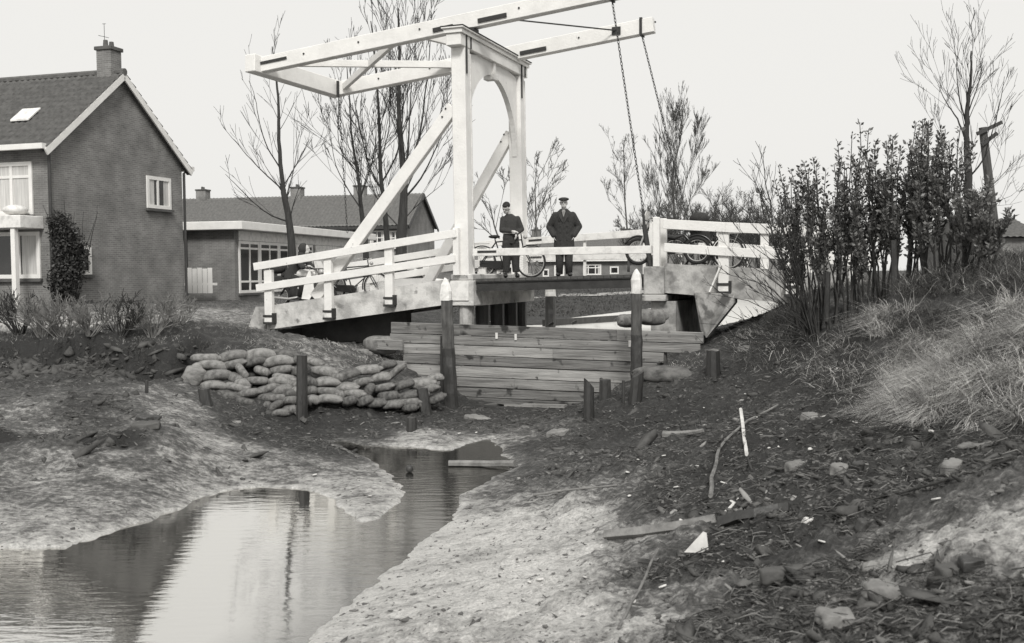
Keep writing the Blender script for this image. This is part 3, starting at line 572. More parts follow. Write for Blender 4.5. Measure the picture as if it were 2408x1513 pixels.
# ---------------------------------------------------------------- timber dam
dl, dr = D(919, 760, 22.0), D(1653, 783, 19.3); DM = Plane(dl, (dr - dl)[:2])
dam = thing('timber_dam', 'plank dam of stacked rough boards closing the canal between the two pilings', 'dam', DM.O, DM.rot)
rngd = random.Random(3)
def plank(px0, yt0, px1, yt1, yb0, yb1, t=0, th=.07, m=None):
    a, b, c, d = DM(px0, yt0, t), DM(px1, yt1, t), DM(px1, yb1, t), DM(px0, yb0, t)
    gap = .007; a.z -= gap; b.z -= gap; c.z += gap; d.z += gap
    MB().prism([d, c, b, a], (0, th, 0)).build('plank', m or M['plank'], dam, bevel=.006)
def ln(x, p): return p[0] + (x - 919) * p[1]
rows = [(757, .0335), (784, .0345), (806, .037), (830, .038), (853, .040), (880, .041), (903, .043), (926, .045), (946, .047), (968, .047)]
ends = [[(919, 1450), (1450, 1653)], [(917, 1180), (1180, 1646)], [(940, 1300), (1300, 1560)], [(948, 1545)], [(905, 1530)], [(900, 1210), (1210, 1510)], [(1040, 1500)], [(1045, 1400)], [(1050, 1420)]]
for i in range(9):
    for a, b in ends[i]:
        plank(a, ln(a, rows[i]), b, ln(b, rows[i]), ln(a, rows[i + 1]), ln(b, rows[i + 1]), t=rngd.uniform(-.012, .02), m=M['plank2'] if i > 6 else M[('plankc', 'plank', 'plankb', 'plankc', 'plankb', 'plank', 'plankc')[i % 7] if a < 1190 or i % 2 else ('plank', 'plankb')[i % 2]])
for (a, ya, b, yb, h, t) in ((862, 797, 948, 800, 24, -.12), (780, 803, 850, 834, 18, -.35), (868, 845, 955, 850, 20, -.1)):
    p, q = DM(a, ya + h / 2, t), DM(b, yb + h / 2, t); MB().beam(p, q, .06, h / 2500 * 22).build('plank', M['plank'], dam, bevel=.004)
for x, y0, y1 in ((1100, 800, 980), (1270, 780, 980), (1420, 790, 960), (1560, 800, 880)):
    p, q = DM(x, y0, .12), DM(x, y1, .12); MB().beam(q, p, .12, .1, up=(0, 1, 0)).build('dam_stake', M['pile'], dam)
for x, y, w in ((1165, 797, .05), (1210, 800, .05), (1478, 816, .05)):
    p = DM(x, y, -.02); MB().box((p.x, -.022, p.z), (p.x + .05, -.014, p.z + .12)).build('chalk_patch', M['shard'], dam)
for a, ya, b, yb, m in ((1085, 962, 1180, 948, M['plank2']), (1175, 945, 1290, 962, M['plank2']), (1190, 952, 1330, 956, M['plank'])):
    p, q = DM(a, ya, -.25), DM(b, yb, -.22); MB().beam(p, q, .2, .05).build('slanted_board', m, dam)
# dark baffle boards upstream
bf = thing('baffle_board', 'dark low boarding across the canal behind the plank dam', 'boarding', G(1420, 765, 1.4))
o0 = Vector(bf.location); mb = MB()
for a, b in (((1278, 772), (1385, 765)), ((1385, 765), (1500, 757))):
    p, q = G(*a, 1.30), G(*b, 1.30); mb.beam(p - o0 + Vector((0, 0, .05)), q - o0 + Vector((0, 0, .05)), .08, .34)
mb.build('boards', M['tar'], bf)
mb = MB()
for x, y in ((1290, 766), (1345, 762), (1400, 757), (1445, 754)): p = G(x, y, 1.45) - o0; mb.beam(p, p + Vector((.12, 0, .07)), .12, .06)
mb.build('clods', M['tar'], bf)
# ---------------------------------------------------------------- pilings and stumps
def piling(px, ytop, ybot, Y, wpx, cap_to, label, leanx=0, dark_from=None, name='piling', cat='piling', grp=None, pointed=True, base_z=None):
    p, q = D(px + leanx, ytop, Y), D(px, ybot, Y); base = Vector((q.x, q.y, q.z)); o = thing(name, label, cat, base, 0, grp)
    r = wpx / F * Y / 2; a = p - base; n = 12
    def at(f, rr): return (a * f, rr)
    H = a.length; zc = (D(px, cap_to, Y).z - base.z) / max(a.z, .01) if cap_to else 1
    zd = (D(px, dark_from, Y).z - base.z) / a.z if dark_from else 0
    rg = random.Random(int(px)); ph = [rg.uniform(.9, 1.08) for _ in range(n)]
    def rough(f0, f1, k0, k1, m, nm, mt, tip=None):
        mb = MB(); vs = []; F_ = [f0 + (f1 - f0) * i / m for i in range(m + 1)] + [f for f, _ in (tip or [])]; K = [k0 + (k1 - k0) * i / m for i in range(m + 1)] + [k for _, k in (tip or [])]
        for f, k in zip(F_, K):
            off = Vector((rg.gauss(0, .03), rg.gauss(0, .03), 0)) * r
            for i in range(n): t = 2 * math.pi * i / n; vs.append(a * f + off + Vector((math.cos(t), math.sin(t), 0)) * r * k * ph[i] * rg.uniform(.95, 1.05) + Vector((0, 0, rg.uniform(-.06, .06) * r * (f > .98))))
        M_ = len(F_) - 1; mb.add(vs, [tuple(range(n - 1, -1, -1)), tuple(range(M_ * n, M_ * n + n))] + [(i + j * n, (i + 1) % n + j * n, (i + 1) % n + (j + 1) * n, i + (j + 1) * n) for j in range(M_) for i in range(n)]); mb.build(nm, M[mt], o)
    if dark_from: rough(-.15, zd + .003, 1.18, 1.05, 9, 'tarred_foot', 'tar')
    rough(zd if dark_from else -.15, zc + .003, 1.0, .98, 8, 'shaft', 'pile' if dark_from else 'tar')
    if cap_to: rough(zc, 1 - .10, 1.03, 1.0, 3, 'white_cap', 'worn', [(1 - .05, .78), (1 - .015, .38), (1, .14)] if pointed else None)
    return o
piling(1062, 654, 962, 20.5, 30, 707, 'thick piling with a pointed white cap at the left edge of the dam', leanx=-15, dark_from=820)
piling(1498, 633, 885, 18.9, 26, 691, 'piling with a pointed white cap in front of the right pier', leanx=-1, dark_from=789)
piling(1294, 672, 765, 27.2, 24, 697, 'far piling with a square white cap seen under the steel deck', dark_from=None, pointed=False)
def stump(px, ytop, ybot, wpx, label, lean=0, slant=0, square=False, grp=None):
    b = on_ground(px, ybot); Y = b.y; p = D(px + lean, ytop, Y); o = thing('mooring_stump', label, 'stump', b, 0, grp); r = wpx / F * Y / 2
    a = p - b; mb = MB(); n = 9; rg = random.Random(int(px)); ra = [r * rg.uniform(.85, 1.1) for _ in range(n)]; vs = []
    for f, k in ((-.25, 1.05), (.5, 1), (1, .95)):
        for i in range(n):
            t = 2 * math.pi * i / n; off = Vector((math.cos(t), math.sin(t), 0)) * ra[i] * k; z = (slant * math.cos(t) + rg.uniform(-.12, .12)) * r if f == 1 else 0
            vs.append(a * f + off + Vector((0, 0, z)))
    mb.add(vs, [tuple(range(n - 1, -1, -1)), tuple(range(2 * n, 3 * n))] + [(i + k * n, (i + 1) % n + k * n, (i + 1) % n + (k + 1) * n, i + (k + 1) * n) for k in (0, 1) for i in range(n)])
    mb.build('post_wood', M['tar'], o)
stump(710, 836, 985, 28, 'tall dark round post standing in front of the sandbag wall')
stump(1040, 790, 925, 10, 'thin dark stake beside the left white capped piling')
stump(1000, 913, 968, 28, 'short dark stump before the right end of the sandbags', lean=-8)
stump(968, 982, 1015, 24, 'smallest square stump standing on the gravel')
stump(484, 915, 948, 30, 'rotten dark stump at the left end of the sandbag wall', lean=-6)
stump(1385, 900, 985, 28, 'dark split post with a slanting top at the right foot of the dam', slant=-.9)
stump(1424, 893, 938, 30, 'dark round stump close in front of the dam planks')
stump(1466, 895, 950, 8, 'thin pointed stake between the two stumps right of the dam')
stump(1492, 882, 945, 32, 'leaning broken stump at the foot of the right white capped piling', lean=6, slant=.5)
stump(1678, 825, 880, 34, 'thick dark stump on the right bank below the ramp')
stump(345, 895, 925, 8, 'little peg standing in the mud on the left')

for o_, P_, d_ in ((ob1, A0, dA), (ob2, B0, dB)):
    for k in (1.2, 2.6, 4.1, 6.4, 8.2):
        c_ = P_ + d_ * k; MB().tube([c_ + Vector((0, -.118, .03)), c_ + Vector((0, -.14, .03))], .022, 7).build('bolt', M['iron'], o_)
# ---------------------------------------------------------------- buildings
def roof_slope(name, m, parent, p0, along, down, la, ld, amp=.03, pitch=.24, course=.34):
    # pantiled roof plane: rolls run down the slope, courses step across it
    along, down = Vector(along).normalized(), Vector(down).normalized(); nrm = along.cross(down); nrm = nrm if nrm.z > 0 else -nrm
    nu = int(la / pitch * 5); nr = max(2, int(ld / course)); U = np.linspace(0, la, nu + 1); rows = []
    for r in range(nr):
        rows += [(r * ld / nr, .045), ((r + 1) * ld / nr - .004, .0)]
    V = []; p0 = np.array(p0); al = np.array(along); dn = np.array(down); nn = np.array(nrm)
    jit = np.random.default_rng(5).uniform(-.006, .006, (len(rows), nu + 1))
    for k, (d, up) in enumerate(rows):
        d_, u_ = (d, .0) if k % 2 == 0 else (d, .045)
        w = np.sin(U / pitch * 2 * np.pi) * amp + u_ + jit[k]
        V.append(p0 + U[:, None] * al + d_ * dn + w[:, None] * nn)
    V = np.concatenate(V); i = np.arange(len(rows) * (nu + 1)).reshape(len(rows), nu + 1)
    q = np.stack([i[:-1, :-1], i[:-1, 1:], i[1:, 1:], i[1:, :-1]], -1).reshape(-1, 4)
    return fastmesh(name, V, q, m, parent)
def window(parent, f, a0, a1, z0, z1, bars=(), rails=(), fw=.09, curtain=0, sill=True, name='window', pane='glass', fm='white'):
    # f(a,d,z): wall coordinates -> local, d outward from the wall face
    mb = MB()
    def bx(a, b, c, d, e0, e1): mb.add([f(a, e0, c), f(b, e0, c), f(b, e0, d), f(a, e0, d), f(a, e1, c), f(b, e1, c), f(b, e1, d), f(a, e1, d)], BF2)
    bx(a0, a0 + fw, z0, z1, .0, .05); bx(a1 - fw, a1, z0, z1, .0, .05); bx(a0 + fw, a1 - fw, z1 - fw, z1, .0, .05); bx(a0 + fw, a1 - fw, z0, z0 + fw, .0, .05)
    for b in bars: x = a0 + (a1 - a0) * b; bx(x - fw * .4, x + fw * .4, z0 + fw, z1 - fw, .002, .045)
    for r in rails: z = z0 + (z1 - z0) * r; bx(a0 + fw, a1 - fw, z - fw * .35, z + fw * .35, .004, .042)
    w = mb.build(name, M[fm], parent)
    MB().add([f(a0 + .02, .012, z0 + .02), f(a1 - .02, .012, z0 + .02), f(a1 - .02, .012, z1 - .02), f(a0 + .02, .012, z1 - .02)], [(0, 1, 2, 3)]).build('pane', M[pane], w)
    if curtain:
        wd = (a1 - a0) * curtain
        for s in (a0 + fw, a1 - fw - wd):
            MB().add([f(s, .016, z0 + .05), f(s + wd, .016, z0 + .05), f(s + wd, .016, z1 - .05), f(s, .016, z1 - .05)], [(0, 1, 2, 3)]).build('curtain', M['curtain'], w)
    if sill:
        mb = MB(); s2 = mb
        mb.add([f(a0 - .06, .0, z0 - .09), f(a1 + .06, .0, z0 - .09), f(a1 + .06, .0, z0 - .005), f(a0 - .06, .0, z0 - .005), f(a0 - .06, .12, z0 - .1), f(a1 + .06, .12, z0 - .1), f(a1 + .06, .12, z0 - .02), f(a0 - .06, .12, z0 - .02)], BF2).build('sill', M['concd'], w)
    return w
BF2 = [(0, 1, 2, 3), (7, 6, 5, 4), (4, 5, 1, 0), (5, 6, 2, 1), (6, 7, 3, 2), (7, 4, 0, 3)]
def chimney(o, x, y, w, z0, z1, m, pots=2):
    c = MB().box((x - w / 2, y - w / 2, z0), (x + w / 2, y + w / 2, z1)).build('chimney', m, o, bevel=.01)
    MB().box((x - w / 2 - .05, y - w / 2 - .05, z1 + .002), (x + w / 2 + .05, y + w / 2 + .05, z1 + .12)).build('chimney_cap', M['concd'], c, bevel=.01)
    for k in range(pots): MB().tube([(x + (k - .5) * .3, y, z1 + .12), (x + (k - .5) * .3, y, z1 + .34)], [.09, .07], 10).build('chimney_pot', M['tile'], c)
# big gabled house on the left
H1 = Plane((-16.4 * .85, 38 * .85), (2.35, 7.65)); GW = 6.8; gz = 1.62; ez = H1(129, 345)[2]; rz_ = H1(293, 186)[2]; HL = 15.0
big = thing('brick_house', 'tall dark brick house with steep tiled roof, its gable facing the canal', 'house', H1.O + Vector((0, 0, gz)), H1.rot)
def gw(a, d, z): return Vector((a, -d, z - gz))
def fw_(a, d, z): return Vector((-d, a, z - gz))
z_ = lambda z: z - gz
MB().prism([(0, 0, 0), (GW, 0, 0), (GW, 0, z_(ez)), (GW / 2, 0, z_(rz_)), (0, 0, z_(ez))], (0, HL, 0)).build('wall', M['brick'], big)
sl_ = math.hypot(GW / 2 + .35, (rz_ - ez) * (GW / 2 + .35) / (GW / 2)); kx = (rz_ - ez) / (GW / 2)
roof_slope('roof', M['tile'], big, (GW / 2, -.22, z_(rz_) + .16), (0, 1, 0), (-1, 0, -kx), HL + .3, sl_)
roof_slope('roof', M['tile'], big, (GW / 2, -.22, z_(rz_) + .16), (0, 1, 0), (1, 0, -kx), HL + .3, sl_)
MB().tube([(GW / 2, -.24, z_(rz_) + .17), (GW / 2, HL, z_(rz_) + .17)], .12, 8).build('ridge_tiles', M['tile'], big)
for s in (-1, 1):
    a = Vector((GW / 2, -.2, z_(rz_) + .03)); b = Vector((GW / 2 + s * (GW / 2 + .35), -.2, z_(rz_) + .03 - kx * (GW / 2 + .35)))
    MB().beam(a, b, .05, .20, up=(0, 0, 1)).build('bargeboard', M['white'], big)
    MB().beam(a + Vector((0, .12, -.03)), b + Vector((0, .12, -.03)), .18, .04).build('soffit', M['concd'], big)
    x = 0 if s < 0 else GW
    MB().box((x + s * .42 - .09, -.2, z_(ez) - .14), (x + s * .42 + .09, HL, z_(ez) + .02)).build('gutter', M['white'], big)
    MB().tube([(x + s * .06, -.05, 0), (x + s * .06, -.05, z_(ez) - .25), (x + s * .36, -.05, z_(ez) - .1)], .05, 8).build('downpipe', M['tar'], big)
chimney(big, GW / 2, .38, .56, z_(rz_) - .3, z_(rz_) + .88, M['brick'])
an = MB().tube([(GW / 2 - .2, .38, z_(rz_) + .95), (GW / 2 - .2, .38, z_(rz_) + 1.75)], .010, 4); an.tube([(GW / 2 - .5, .38, z_(rz_) + 1.30), (GW / 2 + .02, .38, z_(rz_) + 1.33)], .008, 4)
an.tube([(GW / 2 - .28, .38, z_(rz_) + 1.72), (GW / 2 - .12, .38, z_(rz_) + 1.76)], .008, 4).build('aerial', M['iron'], big)
sk = H1.x(90, 257, GW / 2 - 2.2); sk[2] -= 0
d_sky = 2.2; MB().prism([(GW / 2 - 1.95, 1.5, z_(rz_) + .26 - kx * 1.95), (GW / 2 - 1.95, 2.2, z_(rz_) + .26 - kx * 1.95), (GW / 2 - 2.5, 2.2, z_(rz_) + .26 - kx * 2.5), (GW / 2 - 2.5, 1.5, z_(rz_) + .26 - kx * 2.5)], (0, 0, .05)).build('skylight', M['worn'], big)
for (pa, pb, kw) in (((343, 413), (401, 494), dict(bars=(.45,), rails=(), curtain=.22)), ((178, 578), (214, 646), dict(bars=(), curtain=0))):
    p, q = H1(pa[0], pa[1]), H1(pb[0], pb[1]); window(big, gw, p[0], q[0], q[2], p[2], fw=.12, **kw)
def HF(px, py): v = H1.x(px, py, 0); return v[1], v[2]
(u1, zt1) = HF(76, 380); (_, zb1) = HF(76, 505)
window(big, fw_, u1, u1 + 2.6, zb1, zt1, bars=(.3, .62), rails=(.72,), fw=.12, pane='curtain')
(u2, zt2) = HF(88, 545); (_, zb2) = HF(88, 655)
window(big, fw_, u2 - .1, u2 + 3.0, zb2, zt2, bars=(.25, .6), fw=.12, curtain=.18)
(u3, zc) = HF(84, 510)
MB().box((-1.0, u3 - .3, z_(zc) - .38), (-.003, u3 + 5, z_(zc))).build('canopy', M['worn'], big, bevel=.02)
MB().box((-.95, u3 - .05, .1), (-.80, u3 + .10, z_(zc) - .385)).build('canopy_post', M['white'], big)
MB().ball((-.5, u3 + .3, z_(zc) + .18), (.4, .35, .16)).build('snow_cushion', M['worn'], big, smooth=True)
# climber on the corner
rg = random.Random(11)
def leafcloud(n, fn, size, seed=1, asp=.45):   # small folded leaves at points from fn(rng) -> (point, direction)
    r = np.random.default_rng(seed); V = np.zeros((n, 4, 3)); P = []; Dr = []
    for i in range(n):
        p, d = fn(r); P.append(p); Dr.append(d)
    P = np.array(P); Dr = np.array(Dr); Dr /= np.linalg.norm(Dr, axis=1)[:, None] + 1e-9
    ref = r.normal(size=(n, 3)); S = np.cross(Dr, ref); S /= np.linalg.norm(S, axis=1)[:, None] + 1e-9; L = size * r.uniform(.6, 1.3, (n, 1))
    V[:, 0] = P; V[:, 1] = P + Dr * L * .5 + S * L * asp * .5; V[:, 2] = P + Dr * L; V[:, 3] = P + Dr * L * .5 - S * L * asp * .5
    return V.reshape(-1, 3), np.arange(n * 4).reshape(n, 4)
pc = H1(150, 600); cl_o = H1.w((pc[0], -.1, gz)); climber = thing('climbing_plant', 'dark leafy climber grown up the corner of the tall brick house', 'climber', cl_o, H1.rot)
tops = [H1(x, y) for x, y in ((112, 520), (135, 512), (160, 540), (178, 575), (190, 600), (175, 640), (165, 690))]
def cf(r):
    x = r.uniform(106, 172); yt = np.interp(x, [106, 122, 142, 160, 172], [530, 512, 530, 560, 600]); yb = np.interp(x, [108, 140, 160, 175, 185], [690, 700, 690, 650, 625])
    y = r.uniform(yt, yb) if r.random() > .1 else yt - r.uniform(0, 14); x += 6 * math.sin(y * .045) + r.normal(0, 3.5); q = H1(x, y); return (q[0] - pc[0], -.15 - abs(r.normal(0, .16)) + .1, q[2] - gz), r.normal(size=3) + [0, -.5, .3]
V, Q = leafcloud(6500, cf, .11, 3); fastmesh('foliage', V, Q, M['ivy'], climber)
mb = MB()
for k in range(9):
    x = (k - 4) * .16; pts = [Vector((x * .4, -.05, 0))]
    for i in range(8): pts.append(pts[-1] + Vector((rg.uniform(-.12, .16) + x * .12, rg.uniform(-.03, .01), rg.uniform(.3, .5))))
    mb.tube(pts, [.03 - .003 * i for i in range(9)], 5)
mb.build('stems', M['bark'], climber)
# flat-roofed brick annex behind the ramp
H2 = Plane((-11.7, 45), (3.6, 16.5)); az = 1.35; at_ = H2(556, 541)[2]; AL, AW = 15.5, 9
anx = thing('flat_roofed_building', 'low brick building with broad white flat roof edge and large windows behind the left ramp', 'building', H2.O + Vector((0, 0, az)), H2.rot)
def ax_(a, d, z): return Vector((a, -d, z - az))
MB().box((0, 0, 0), (AL, AW, at_ - az - .02)).build('wall', M['brick'], anx)
MB().box((-.5, -.6, at_ - az - .01), (AL + .6, AW + .6, at_ - az + .34)).build('roof_edge', M['white'], anx, bevel=.02)
mz1 = H2(562, 560)[2]; mz0 = H2(562, 690)[2]; 
MB().box((.35, -.05, mz1 - az - .1), (AL - .1, -.004, at_ - az - .025)).build('fascia_panel', M['worn'], anx)
for k in range(4): window(anx, ax_, .35 + k * 2.0, 2.30 + k * 2.0, mz0, mz1 - .12, bars=(.52,), rails=(.86, .22), fw=.12, curtain=0, sill=(k == 0))
MB().box((8.6, -.06, mz0 - az + 1.2), (AL - .1, -.006, mz1 - az - .12)).build('white_panel', M['worn'], anx)
MB().tube([(-.05, 2.2, 0), (-.05, 2.2, at_ - az - .1)], .05, 8).build('downpipe', M['tar'], anx)
fc = thing('white_fence_panel', 'small white board fence panel between the tall house and the flat roofed building', 'fence', D(468, 700, 44))
mb = MB(); q0 = Vector(fc.location)
for k in range(5): a = D(441 + k * 12, 690, 44) - q0; mb.box((a.x, 0, a.z), (a.x + .19, .03, a.z + 1.05 - .03 * (k % 2)))
mb.build('board', M['white'], fc); MB().box((-.6, .031, .5), (.75, .07, .6)).build('fence_rail', M['white'], fc)
# long two-storey block behind
H3 = Plane((-7.8, 80), (.2, 1)); bz = 1.8; be = H3(960, 528)[2]; bt = H3(993, 460)[2]; BW_, BL_ = 7.6, 24
blk = thing('brick_house', 'long brick block with low pitched tiled roof and chimneys behind the bare trees', 'house', H3.O + Vector((0, 0, bz)), H3.rot)
MB().prism([(0, 0, 0), (BW_, 0, 0), (BW_, 0, be - bz), (BW_ / 2, 0, bt - bz), (0, 0, be - bz)], (0, BL_, 0)).build('wall', M['brick2'], blk)
k3 = (bt - be) / (BW_ / 2); s3 = math.hypot(1, k3) * (BW_ / 2 + .4)
roof_slope('roof', M['tile2'], blk, (BW_ / 2, -.25, bt - bz + .15), (0, 1, 0), (-1, 0, -k3), BL_ + .4, s3, pitch=.3, course=.4)
roof_slope('roof', M['tile2'], blk, (BW_ / 2, -.25, bt - bz + .15), (0, 1, 0), (1, 0, -k3), BL_ + .4, s3, pitch=.3, course=.4)
for s in (-1, 1):
    a = Vector((BW_ / 2, -.26, bt - bz)); b = Vector((BW_ / 2 + s * (BW_ / 2 + .4), -.26, bt - bz - k3 * (BW_ / 2 + .4))); MB().beam(a, b, .05, .28).build('bargeboard', M['tar'], blk)
MB().box((-.5, -.2, be - bz - .35), (-.02, BL_, be - bz - .12)).build('gutter', M['tar'], blk)
def bf_(a, d, z): return Vector((-d, a, z - bz))
for px in (848, 700, 478): v = H3.x(px, 480, BW_ / 2); chimney(blk, BW_ / 2, v[1], .85, bt - bz - .4, bt - bz + .75, M['brick2'])
for a, b in ((870, 905), (915, 945), (770, 800), (806, 830)):
    p, q = H3.x(a, 543, 0), H3.x(b, 585, 0); window(blk, bf_, min(p[1], q[1]), max(p[1], q[1]), q[2], p[2], bars=(.5,), rails=(.6,), fw=.1, curtain=.15)
# far terraced houses
M['brick3'] = brick_mat('pale_grey_brick', .17, .14, .2)
def row(x0, x1, yr, ye, yb, Y, label, wins, chim, gable=False, m='brick3', white_fascia=True, ang=0, roofm='tile2'):
    a, b = D(x0, 640, Y), D(x1, 640, Y); z0 = 1.75; ze_, zr = D((x0 + x1) / 2, ye, Y).z, D((x0 + x1) / 2, yr, Y + 3.5).z; L = b.x - a.x; dp = 7
    o = thing('terraced_house', label, 'house', (a.x, Y, z0))
    MB().prism([(0, 0, 0), (0, 0, ze_ - z0), (0, dp / 2, zr - z0), (0, dp, ze_ - z0), (0, dp, 0)], (L, 0, 0)).build('wall', M[m], o)
    kk = (zr - ze_) / (dp / 2); ss = math.hypot(1, kk) * (dp / 2 + .4)
    roof_slope('roof', M[roofm], o, (-.2, dp / 2, zr - z0 + .15), (1, 0, 0), (0, -1, -kk), L + .4, ss, pitch=.36, course=.5)
    roof_slope('roof', M[roofm], o, (-.2, dp / 2, zr - z0 + .15), (1, 0, 0), (0, 1, -kk), L + .4, ss, pitch=.36, course=.5)
    if white_fascia: MB().box((-.2, -.5, ze_ - z0 - .4), (L + .2, -.02, ze_ - z0 - .02)).build('white_fascia', M['white'], o)
    f = lambda a_, d_, z: Vector((a_, -d_, z - z0))
    for (wx0, wx1, wy0, wy1, bars) in wins:
        p, q = D(wx0, wy0, Y), D(wx1, wy1, Y); window(o, f, p.x - a.x, q.x - a.x, q.z, p.z, bars=bars, rails=(.68,) if bars else (), fw=.14, curtain=.12 if bars else 0, sill=False)
        if bars: MB().box((p.x - a.x - .1, -.12, p.z - z0 + .75), (q.x - a.x + .1, -.03, p.z - z0 + .95)).build('lintel', M['worn'], o)
    for c in chim: v = D(c, 550, Y + 3.5); chimney(o, v.x - a.x, dp / 2, 1.0, zr - z0 - .2, zr - z0 + .85, M['brick3'])
    return o
row(1236, 1540, 560, 606, 655, 112, 'far terraced brick house with white window frames seen under the deck railing', [(1276, 1291, 633, 651, ()), (1303, 1327, 624, 649, (.5,)), (1371, 1414, 622, 647, (.28, .68)), (1434, 1455, 627, 645, ())], (1261, 1471))
row(1020, 1228, 604, 622, 655, 118, 'lower far brick house left of the terrace, seen behind the bicycle', [(1110, 1138, 632, 650, (.5,)), (1168, 1193, 635, 652, (.5,))], ())
row(1560, 2010, 556, 582, 650, 90, 'long dark roofed building behind the right ramp railing', [(1590, 1605, 600, 625, ()), (1740, 1760, 605, 630, ())], (), m='brick', white_fascia=False, roofm='tile')
row(2290, 2440, 520, 560, 650, 60, 'distant dark roof behind the bank at the far right', [], (), m='brick', white_fascia=False, roofm='tile')
# ---------------------------------------------------------------- bare trees from measured limbs
def twigs(mb, p, d, L, r, depth, rg, up=.35, n=4, spread=.6, nseg=4, rmin=.006, dens=1.0):
    pts = [Vector(p)]; d = Vector(d).normalized(); rs = [r]
    for i in range(nseg):
        d = (d + Vector((rg.gauss(0, .05), rg.gauss(0, .05), rg.gauss(0, .04) + up * .13))).normalized()
        pts.append(pts[-1] + d * L / nseg); rs.append(max(rmin, r * (1 - (i + 1) / nseg * .75)))
    mb.tube(pts, rs, 5 if r > .03 else 3, cap=False)
    if depth <= 0: return
    m = max(1, int(n * dens + rg.random()))
    for k in range(m):
        f = rg.uniform(.25, .98); i = min(int(f * nseg), nseg - 1); q = pts[i].lerp(pts[i + 1], f * nseg - i); dd = (pts[i + 1] - pts[i]).normalized()
        s = dd.orthogonal(); s.rotate(Matrix.Rotation(rg.uniform(0, 6.283), 3, dd)); nd = (dd + s * rg.uniform(spread * .6, spread * 1.3) + Vector((0, 0, up * .5))).normalized()
        twigs(mb, q, nd, L * rg.uniform(.4, .62) * (1.1 - .4 * f), max(rmin, r * .45), depth - 1, rg, up, n, spread, 3, rmin, dens)
def px_tree(name, label, base, Y, limbs, seed, twig=(1.2, 3, 5), up=.4, spread=.6, rmin=.007, grp=None, cat='tree', tmat='bark', den=2.2):
    b = D(*base, Y); o = thing(name, label, cat, b, 0, grp); rg = random.Random(seed); tr, cr = MB(), MB()
    for li, (pts, r0, r1, dy) in enumerate(limbs):
        P = []
        for i, (x, y) in enumerate(pts): P.append(D(x, y, Y + dy * i / max(1, len(pts) - 1)) - b)
        # refine
        Q = []; 
        for i in range(len(P) - 1):
            a0, a1, a2, a3 = P[max(i - 1, 0)], P[i], P[i + 1], P[min(i + 2, len(P) - 1)]
            for k in range(4):
                t = k / 4; Q.append(.5 * ((2 * a1) + (a2 - a0) * t + (2 * a0 - 5 * a1 + 4 * a2 - a3) * t * t + (3 * a1 - a0 - 3 * a2 + a3) * t ** 3) + (Vector((rg.gauss(0, .006), rg.gauss(0, .006), 0)) if i + k else Vector()))
        Q.append(P[-1]); m = len(Q); k0 = .9 if li == 0 else .5; R = [(r0 + (r1 - r0) * (i / (m - 1)) ** .7) * k0 for i in range(m)]
        (tr if li == 0 else cr).tube(Q, R, 8 if r0 > .06 else 5, cap=True)
        tot = sum((Q[i + 1] - Q[i]).length for i in range(m - 1)); nt_ = int(tot * den)
        for k in range(nt_):
            f = rg.uniform(.22 if li == 0 else .12, 1); i = min(int(f * (m - 1)), m - 2); q = Q[i].lerp(Q[i + 1], f * (m - 1) - i); dd = (Q[i + 1] - Q[i]).normalized()
            s = dd.orthogonal(); s.rotate(Matrix.Rotation(rg.uniform(0, 6.283), 3, dd)); nd = (dd + s * spread * rg.uniform(.5, 1.3) + Vector((0, 0, up * .4))).normalized()
            twigs(cr, q, nd, twig[0] * rg.uniform(.5, 1.1) * (1.15 - .5 * f), max(rmin * 1.3, R[i] * .22), twig[1] - 1, rg, up, twig[2], spread, 4, rmin)
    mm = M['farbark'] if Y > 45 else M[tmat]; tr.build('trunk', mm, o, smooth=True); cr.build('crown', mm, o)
    return o
px_tree('bare_tree', 'slender bare tree with a curved trunk left of the tree cluster, behind the ramp', (690, 700), 31, [
 ([(690, 705), (686, 590), (680, 520), (668, 460), (664, 430), (656, 330), (655, 250), (648, 170), (640, 110)], .17, .015, 0),
 ([(680, 522), (640, 508), (600, 480), (560, 440), (530, 410)], .06, .012, -1.5), ([(668, 450), (630, 415), (590, 375), (555, 335), (525, 300)], .055, .01, 1.2),
 ([(662, 400), (630, 350), (610, 290), (600, 230), (585, 190)], .05, .01, -1), ([(672, 470), (690, 400), (700, 350), (715, 290)], .045, .008, 1.5), ([(665, 440), (695, 390), (722, 340), (728, 310)], .035, .008, -1)], 5, twig=(1.5, 2, 3), den=2.3, spread=.42, rmin=.005)
def cluster(label, base, Y, limbs, seed, **k): px_tree('bare_tree', label, base, Y, limbs, seed, grp='bare trees behind the left ramp', **k)
cluster('leftmost bare tree of the cluster behind the raking strut', (862, 650), 38, [([(862, 655), (858, 560), (850, 500), (846, 450), (840, 400), (828, 330), (822, 240), (815, 150)], .15, .015, 0),
 ([(848, 490), (815, 440), (790, 390), (778, 330), (770, 290)], .06, .01, 1), ([(846, 470), (870, 400), (884, 330), (890, 250)], .06, .01, -1), ([(852, 520), (900, 460), (930, 400)], .05, .01, 1), ([(842, 410), (800, 350), (795, 270), (800, 200)], .05, .01, -1)], 8, twig=(2.3, 3, 3), den=2.2, spread=.38)
cluster('middle bare tree of the cluster, forking above the far roof', (912, 650), 37, [([(912, 655), (910, 560), (903, 480), (895, 400), (893, 330), (888, 220), (880, 120), (872, 50)], .15, .02, 0),
 ([(900, 450), (868, 390), (850, 320), (835, 250), (822, 160)], .07, .01, 1), ([(898, 430), (930, 370), (945, 300), (950, 200), (960, 110), (975, 20)], .07, .012, -1), ([(895, 380), (915, 300), (918, 200), (915, 90)], .05, .01, 1)], 9, twig=(2.4, 3, 3), den=2.2, spread=.36)
